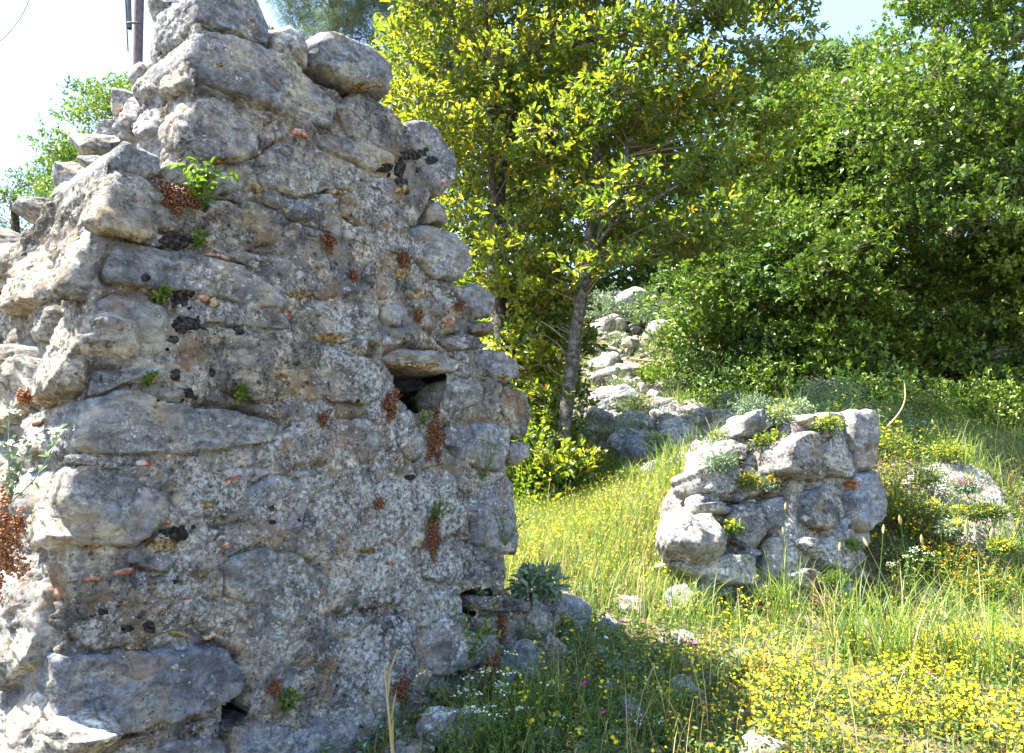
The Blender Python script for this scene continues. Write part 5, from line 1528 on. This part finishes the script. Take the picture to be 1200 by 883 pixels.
for k, (x, y, n, H, lean, lab, sh) in enumerate([
    (625, 590, 170, .42, .6, 'tall sunlit grass tussock at the right edge of the tall wall', 0),
    (660, 585, 150, .36, .7, 'wide tall grass tussock under the leaning tree trunk', 0),
    (700, 575, 120, .30, .6, 'grass tussock in front of the low dark shrub by the path', 0),
    (785, 560, 90, .28, .6, 'green tussock just left of the upper end of the low ruin', 0),
    (730, 520, 60, .35, .7, 'thin grass tussock beside the reddish slab', 0),
    (1000, 775, 60, .42, .7, 'tall arching grass below the pillar of the low ruin', 2),
    (1060, 790, 70, .40, .7, 'bright tall grass right of the arching grass, in front of the slanting rock', 3),
    (1150, 800, 45, .42, .8, 'arching grass with pale seed heads near the right edge', 4),
    (925, 745, 34, .42, .6, 'grass with two upright stalks in front of the low ruin', 2),
    (815, 745, 40, .28, .8, 'arching dry green grass below the pale boulder', 0),
    (1140, 580, 110, .36, .5, 'tall light green weeds behind the slanting rock', 3),
    (1180, 640, 90, .22, .6, 'grass at the right edge beside the slanting rock', 0),
    (640, 850, 80, .20, .3, 'upright shaded grass at the foot of the tall wall', 0),
    (700, 870, 60, .16, .4, 'shaded grass clump between the daisies and the upright rock', 0),
    (770, 850, 80, .16, .6, 'dark grass clump between the two rocks at the shadow edge', 0),
    (590, 885, 50, .20, .4, 'shaded grass at the bottom edge below the white umbels', 0),
    (1200, 720, 40, .3, .8, 'tuft of long grass at the far right edge above the flowers', 2),
    (870, 470, 60, .22, .5, 'thin grass on the slope above the low ruin', 0),
    (800, 480, 60, .25, .6, 'grass tuft among the path stones', 0)]):
    tussock(x, y, int(n * 1.9), H * (1.3 if y < 650 else 1.15), 300 + k, lab, lean, .008 if y < 650 else .0062, .12 if y < 650 else .07, seedheads=sh)
# leafy clumps growing on the stones and the bank
def clump(px, py, d, R, n, seed, label, mat=M_COVER, fl=None, L=.018, flat=.6, drop=0.0):
    rng = np.random.default_rng(seed)
    c = pt(px, py, d)
    if 'low ruin' in label and d < 5.0 and 'foot' not in label and 'left of' not in label or 'pillar' in label and d < 4.9:   # rooted on the stones themselves
        o_, n_ = (OB, NB) if px > 950 else (OA, NA)
        c = onplane(px, py, o_, n_) + n_ * .07
    dd = rng.normal(size=(n, 3)); dd /= np.linalg.norm(dd, axis=1)[:, None]
    r = R * (.3 + .8 * rng.random(n))[:, None] * (1 + .6 * fbm(dd * 2 + seed, 2))[:, None]
    P = c + dd * r * (1.2, .8, flat)
    P[:, 2] -= drop * np.abs(P[:, 0] - c[0])
    V, F = leaf_arrays(P, dd + rng.normal(size=dd.shape) * .6, rng.normal(size=dd.shape) * .6 + (0, 0, 1), L * (.5 + .9 * rng.random(n)), L * .5)
    t = thing('weed_clump', label, 'plant', Vector(c))
    mk('foliage', V, [F], mat, t)
    k_ = 26
    B_ = c + rng.normal(size=(k_, 3)) * (R * .4, R * .3, 0) - (0, 0, R * .4)
    V, Fs = blades(B_, R * (1 + 1.2 * rng.random(k_)), np.full(k_, .004), rng, .6, 3)
    mk('blade_tuft', V, Fs, M_GRASS, t)
    if fl:
        m = n // 9
        Q = P[rng.integers(0, n, m)] + (0, -.01, .02)
        V, F = flower_arrays(Q, .0095, rng)
        mk('blossoms', V, [F], fl, t)
for k, (x, y, d, R, n, m, f, lab) in enumerate([
    (630, 686, 3.72, .085, 420, M_GREYLEAF, None, 'dense grey-green leafy plant tucked against the lower right corner of the tall wall'),
    (845, 515, 5.0, .09, 500, M_GREYLEAF, M_YEL, 'yellow-flowered clump on the top left of the low ruin'),
    (893, 520, 4.95, .10, 600, M_COVER, M_YEL, 'yellow-flowered clump in the hollow behind the cap stones of the low ruin'),
    (930, 480, 5.3, .12, 700, M_GREYLEAF, M_YEL, 'grey clump growing over the top edge of the low ruin'),
    (880, 475, 5.6, .13, 700, M_GREYLEAF, None, 'grey scrubby clump behind the left end of the low ruin'),
    (868, 566, 4.85, .07, 350, M_SPRIG, M_ORANGE, 'rusty flowered clump in the middle of the low ruin'),
    (925, 575, 4.8, .05, 260, M_SPRIG, None, 'small green clump in a joint of the low ruin'),
    (905, 492, 4.9, .09, 700, M_GREYLEAF, M_YEL, 'grey tuft with yellow flowers between the cap stones of the low ruin'),
    (838, 545, 4.9, .09, 700, M_GREYLEAF, None, 'grey tuft on the left shoulder of the low ruin'),
    (880, 640, 4.8, .06, 400, M_COVER, M_PINK, 'pink-flowered tuft in a joint left of centre of the low ruin'),
    (940, 620, 4.8, .05, 300, M_SEDUM_LIT, None, 'rusty tuft in the middle joint of the low ruin'),
    (960, 500, 4.9, .08, 500, M_SPRIG, M_YEL, 'green tuft on the top course of the low ruin'),
    (895, 570, 4.8, .07, 450, M_GREYLEAF, M_ORANGE, 'dry orange-flowered tuft on the middle course of the low ruin'),
    (965, 680, 4.8, .07, 450, M_COVER, None, 'dark tuft near the bottom right of the low ruin'),
    (1130, 570, 5.15, .09, 700, M_GREYLEAF, M_PINK, 'grey tuft with pink flowers on the crest of the slanting rock'),
    (1165, 600, 5.1, .08, 600, M_COVER, None, 'green tuft on the right shoulder of the slanting rock'),
    (1120, 620, 5.0, .10, 800, M_GREYLEAF, M_YEL, 'grey flowering tuft on the middle of the slanting rock'),
    (858, 618, 4.65, .06, 300, M_SPRIG, M_YEL, 'small yellow-flowered clump above the pale boulder'),
    (985, 570, 4.85, .035, 160, M_SEDUM_LIT, None, 'rusty clump in the joint of the pillar'),
    (985, 640, 4.75, .06, 300, M_SPRIG, None, 'green clump low on the pillar side of the low ruin'),
    (1040, 520, 5.35, .16, 1100, M_COVER, M_YEL, 'leafy clump leaning on the right side of the pillar'),
    (1050, 590, 5.15, .17, 1300, M_SPRIG, M_YEL, 'yellow-flowered clump between pillar and slanting rock'),
    (1090, 600, 5.15, .14, 1000, M_COVER, M_YEL, 'flowering clump over the upper left of the slanting rock'),
    (1115, 655, 5.0, .16, 1200, M_COVER, M_ORANGE, 'orange-flowered clump below the slanting rock'),
    (1060, 660, 4.95, .16, 1100, M_COVER, None, 'shaded green clump at the foot of the pillar'),
    (1150, 690, 4.8, .16, 1200, M_SPRIG, M_ORANGE, 'orange-flowered clump at the lower end of the slanting rock'),
    (1110, 530, 5.7, .14, 900, M_SPRIG, M_YEL, 'yellow-flowered clump above the slanting rock'),
    (800, 545, 6.1, .09, 500, M_GREYLEAF, None, 'grey clump in the rubble left of the low ruin'),
    (770, 515, 7.0, .10, 500, M_GREYLEAF, M_YEL, 'grey flowering clump on the rubble beside the path'),
    (860, 470, 7.8, .16, 700, M_GREYLEAF, None, 'low grey scrub where the slope meets the green bush'),
    (970, 465, 7.6, .3, 1500, M_GREYLEAF, M_YEL, 'broad grey scrub in front of the dark tree'),
    (1080, 480, 7.4, .3, 1500, M_COVER, M_YEL, 'broad green weeds against the dark foliage'),
    (740, 560, 6.6, .14, 800, M_COVER, None, 'dark low clump beside the sunlit clearing'),
    (800, 760, 3.75, .09, 600, M_SPRIG, M_PINK, 'leafy clump with pink blossoms below the pale boulder'),
    (740, 765, 3.7, .09, 600, M_SPRIG, M_ORANGE, 'rusty green clump at the edge of the wall shadow'),
    (700, 790, 3.4, .08, 600, M_COVER, M_ORANGE, 'shaded orange-flowered clump beside the wall foot rocks'),
    (720, 400, 11.5, .22, 900, M_GREYLEAF, None, 'grey clump among the upper path stones, left'),
    (765, 440, 10.4, .22, 900, M_SPRIG, M_YEL, 'green flowering clump below the long stick'),
    (725, 455, 10.0, .2, 800, M_GREYLEAF, M_ORANGE, 'rusty flowering clump at the left of the path'),
    (780, 385, 12.0, .3, 1000, M_GREYLEAF, None, 'grey clump at the upper right of the stone mound'),
    (745, 475, 9.2, .2, 800, M_COVER, None, 'green clump in the middle of the lower path'),
    (700, 430, 10.8, .25, 800, M_COVER, None, 'green clump right beside the leaning trunk on the path'),
    (840, 540, 5.6, .13, 900, M_GREYLEAF, M_YEL, 'grey flowering clump on the bank left of the low ruin'),
    (815, 620, 5.0, .08, 500, M_SPRIG, M_YEL, 'yellow-flowered clump behind the pale boulder'),
    (1140, 600, 5.1, .11, 800, M_COVER, M_YEL, 'flowering clump over the middle of the slanting rock'),
    (1175, 640, 4.95, .10, 800, M_SPRIG, M_YEL, 'flowering clump at the right side of the slanting rock'),
    (1085, 560, 5.4, .12, 800, M_COVER, None, 'green clump over the upper left edge of the slanting rock'),
    (905, 700, 4.45, .10, 700, M_SPRIG, None, 'green clump at the foot of the low ruin'),
    (960, 710, 4.5, .10, 700, M_COVER, M_PINK, 'pink-flowered clump at the foot of the pillar'),
    (655, 730, 3.75, .06, 350, M_SPRIG, M_YEL, 'small weed with yellow flowers on the wall foot rocks')]):
    clump(x, y, d, R, n, 500 + k, lab, m, f, .05 if k == 0 else (.02 if d < 6 else .03), 1.0 if k == 0 else .6)
# ochre reed stalk in front of the wall
V, F = tube(smooth_path(P3([(462, 905, 2.5), (459, 870, 2.5), (455, 830, 2.5), (450, 780, 2.5)]), 16), np.linspace(.007, .002, 16), 6)
st_ = thing('reed_stalk', 'single ochre grass stalk standing in front of the lower wall', 'plant', Vector(pt(462, 905, 2.5)))
mk('stalk', V, [F], M_STRAW, st_)
rng = np.random.default_rng(5)
bp = P3([(460, 880, 2.49), (457, 850, 2.49), (455, 820, 2.49), (452, 800, 2.49)])
V, F = leaf_arrays(bp, np.array([[.1, 0, 1.]] * 4) + rng.normal(size=(4, 3)) * .12, np.array([[0, -1, 0.]] * 4), .11, .007, .02, .05)
mk('leaf_blades', V, [F], M_STRAW, st_)

# white umbels, yellow daisies and pink flowers
for k, (x, y, h, lab, d) in enumerate([
    (545, 905, 96, 'white-flowered umbel weed at the foot of the wall, left of the others', 2.75),
    (580, 900, 110, 'tall white-flowered weed below the triangular stone', 2.8),
    (606, 895, 90, 'white-flowered weed just right of the triangular stone foot', 2.85),
    (570, 720, 30, 'small white-flowered weed on the projecting slab', 3.5),
    (755, 880, 40, 'small white-flowered weed beside the upright shaded rock', 2.9),
    (1065, 690, 40, 'white-dotted weed in the shade below the slanting rock', 4.3)]):
    sprig(x, y, h, 150 + k, lab, d=d, n=8, L=.022, flowers=(M_WHITE, .005, 12), mat=M_SPRIG, name='umbel_plant')
def bloom(px, py, size, seed, label, mat, cat='flower', name='wild_flower', petals=8, d=None, lift=.1, group=None):
    rng = np.random.default_rng(seed)
    if d is None:
        g = ground_hit(px, py + 18); d = g[1] - .14
    c = pt(px, py, d)
    gb = float(gz(c[0], c[1])[0])
    t = thing(name, label, cat, Vector((c[0], c[1], gb)), group)
    V, F = flower_arrays(c[None], size, rng, petals, .35)
    mk('petals', V, [F], mat, t)
    S = smooth_path(np.array([[c[0] + .01, c[1] + .01, min(gb, c[2] - .03)], [c[0] + .008, c[1], (gb + c[2]) / 2], c - (0, 0, .002)]), 6)
    V, F = tube(S, .0014, 4)
    mk('stalk', V, [F], M_GRASS, t)
for k, (x, y, lab) in enumerate([(652, 838, 'topmost of the yellow daisies in the shade by the wall foot'), (675, 864, 'lowest of the yellow daisies in the shade by the wall foot'),
                                 (646, 817, 'yellow daisy nearest the wall foot')]):
    bloom(x, y, .016, 10 + k, lab, M_YEL, name='daisy', petals=9)
pinks = [(686,801,'magenta flower beside the shaded rocks left of centre bottom'),(708,836,'magenta flower above the lowest yellow daisy'),(729,730,'left of two magenta flowers near the bleached flat rock'),
    (754,728,'right of two magenta flowers near the bleached flat rock'),(735,745,'purple flower just below the pair by the bleached flat rock'),(814,754,'pink flower below the grey rock in the weeds'),
    (890,712,'pink flower in front of the lower ruin stones'),(765,786,'small magenta flower on the shadow edge'),(833,872,'magenta flower at the bottom near the bright flat rock'),
    (933,728,'pink flower at the foot of the low ruin'),(1122,621,'pink flower on the slanting rock'),(787,582,'pink flower left of the low ruin above the pale boulder'),
    (863,564,'pink flower on the left rubble of the low ruin'),(918,523,'pink flower on top of the low ruin'),(925,507,'upper pink flower near the cap stones of the low ruin'),
    (895,455,'purple flower on the slope before the dark bushes'),(908,447,'reddish flower on the slope before the dark bushes'),(1113,482,'pink flower in the weeds against the dark foliage at right'),
    (1163,493,'pink flower at the right in front of the dark foliage'),(1090,789,'pink flower in the yellow carpet'),(1146,748,'pale pink flower in the grass at right'),(1182,752,'pink flower at the right edge above the yellow carpet')]
for k, (x, y, lab) in enumerate(pinks):
    bloom(x, y, .015, 40 + k, lab, M_PINK, petals=6, name='pink_flower')
bloom(710, 748, .014, 80, 'single white flower by the small shaded rock', M_WHITE, petals=7, name='white_flower')
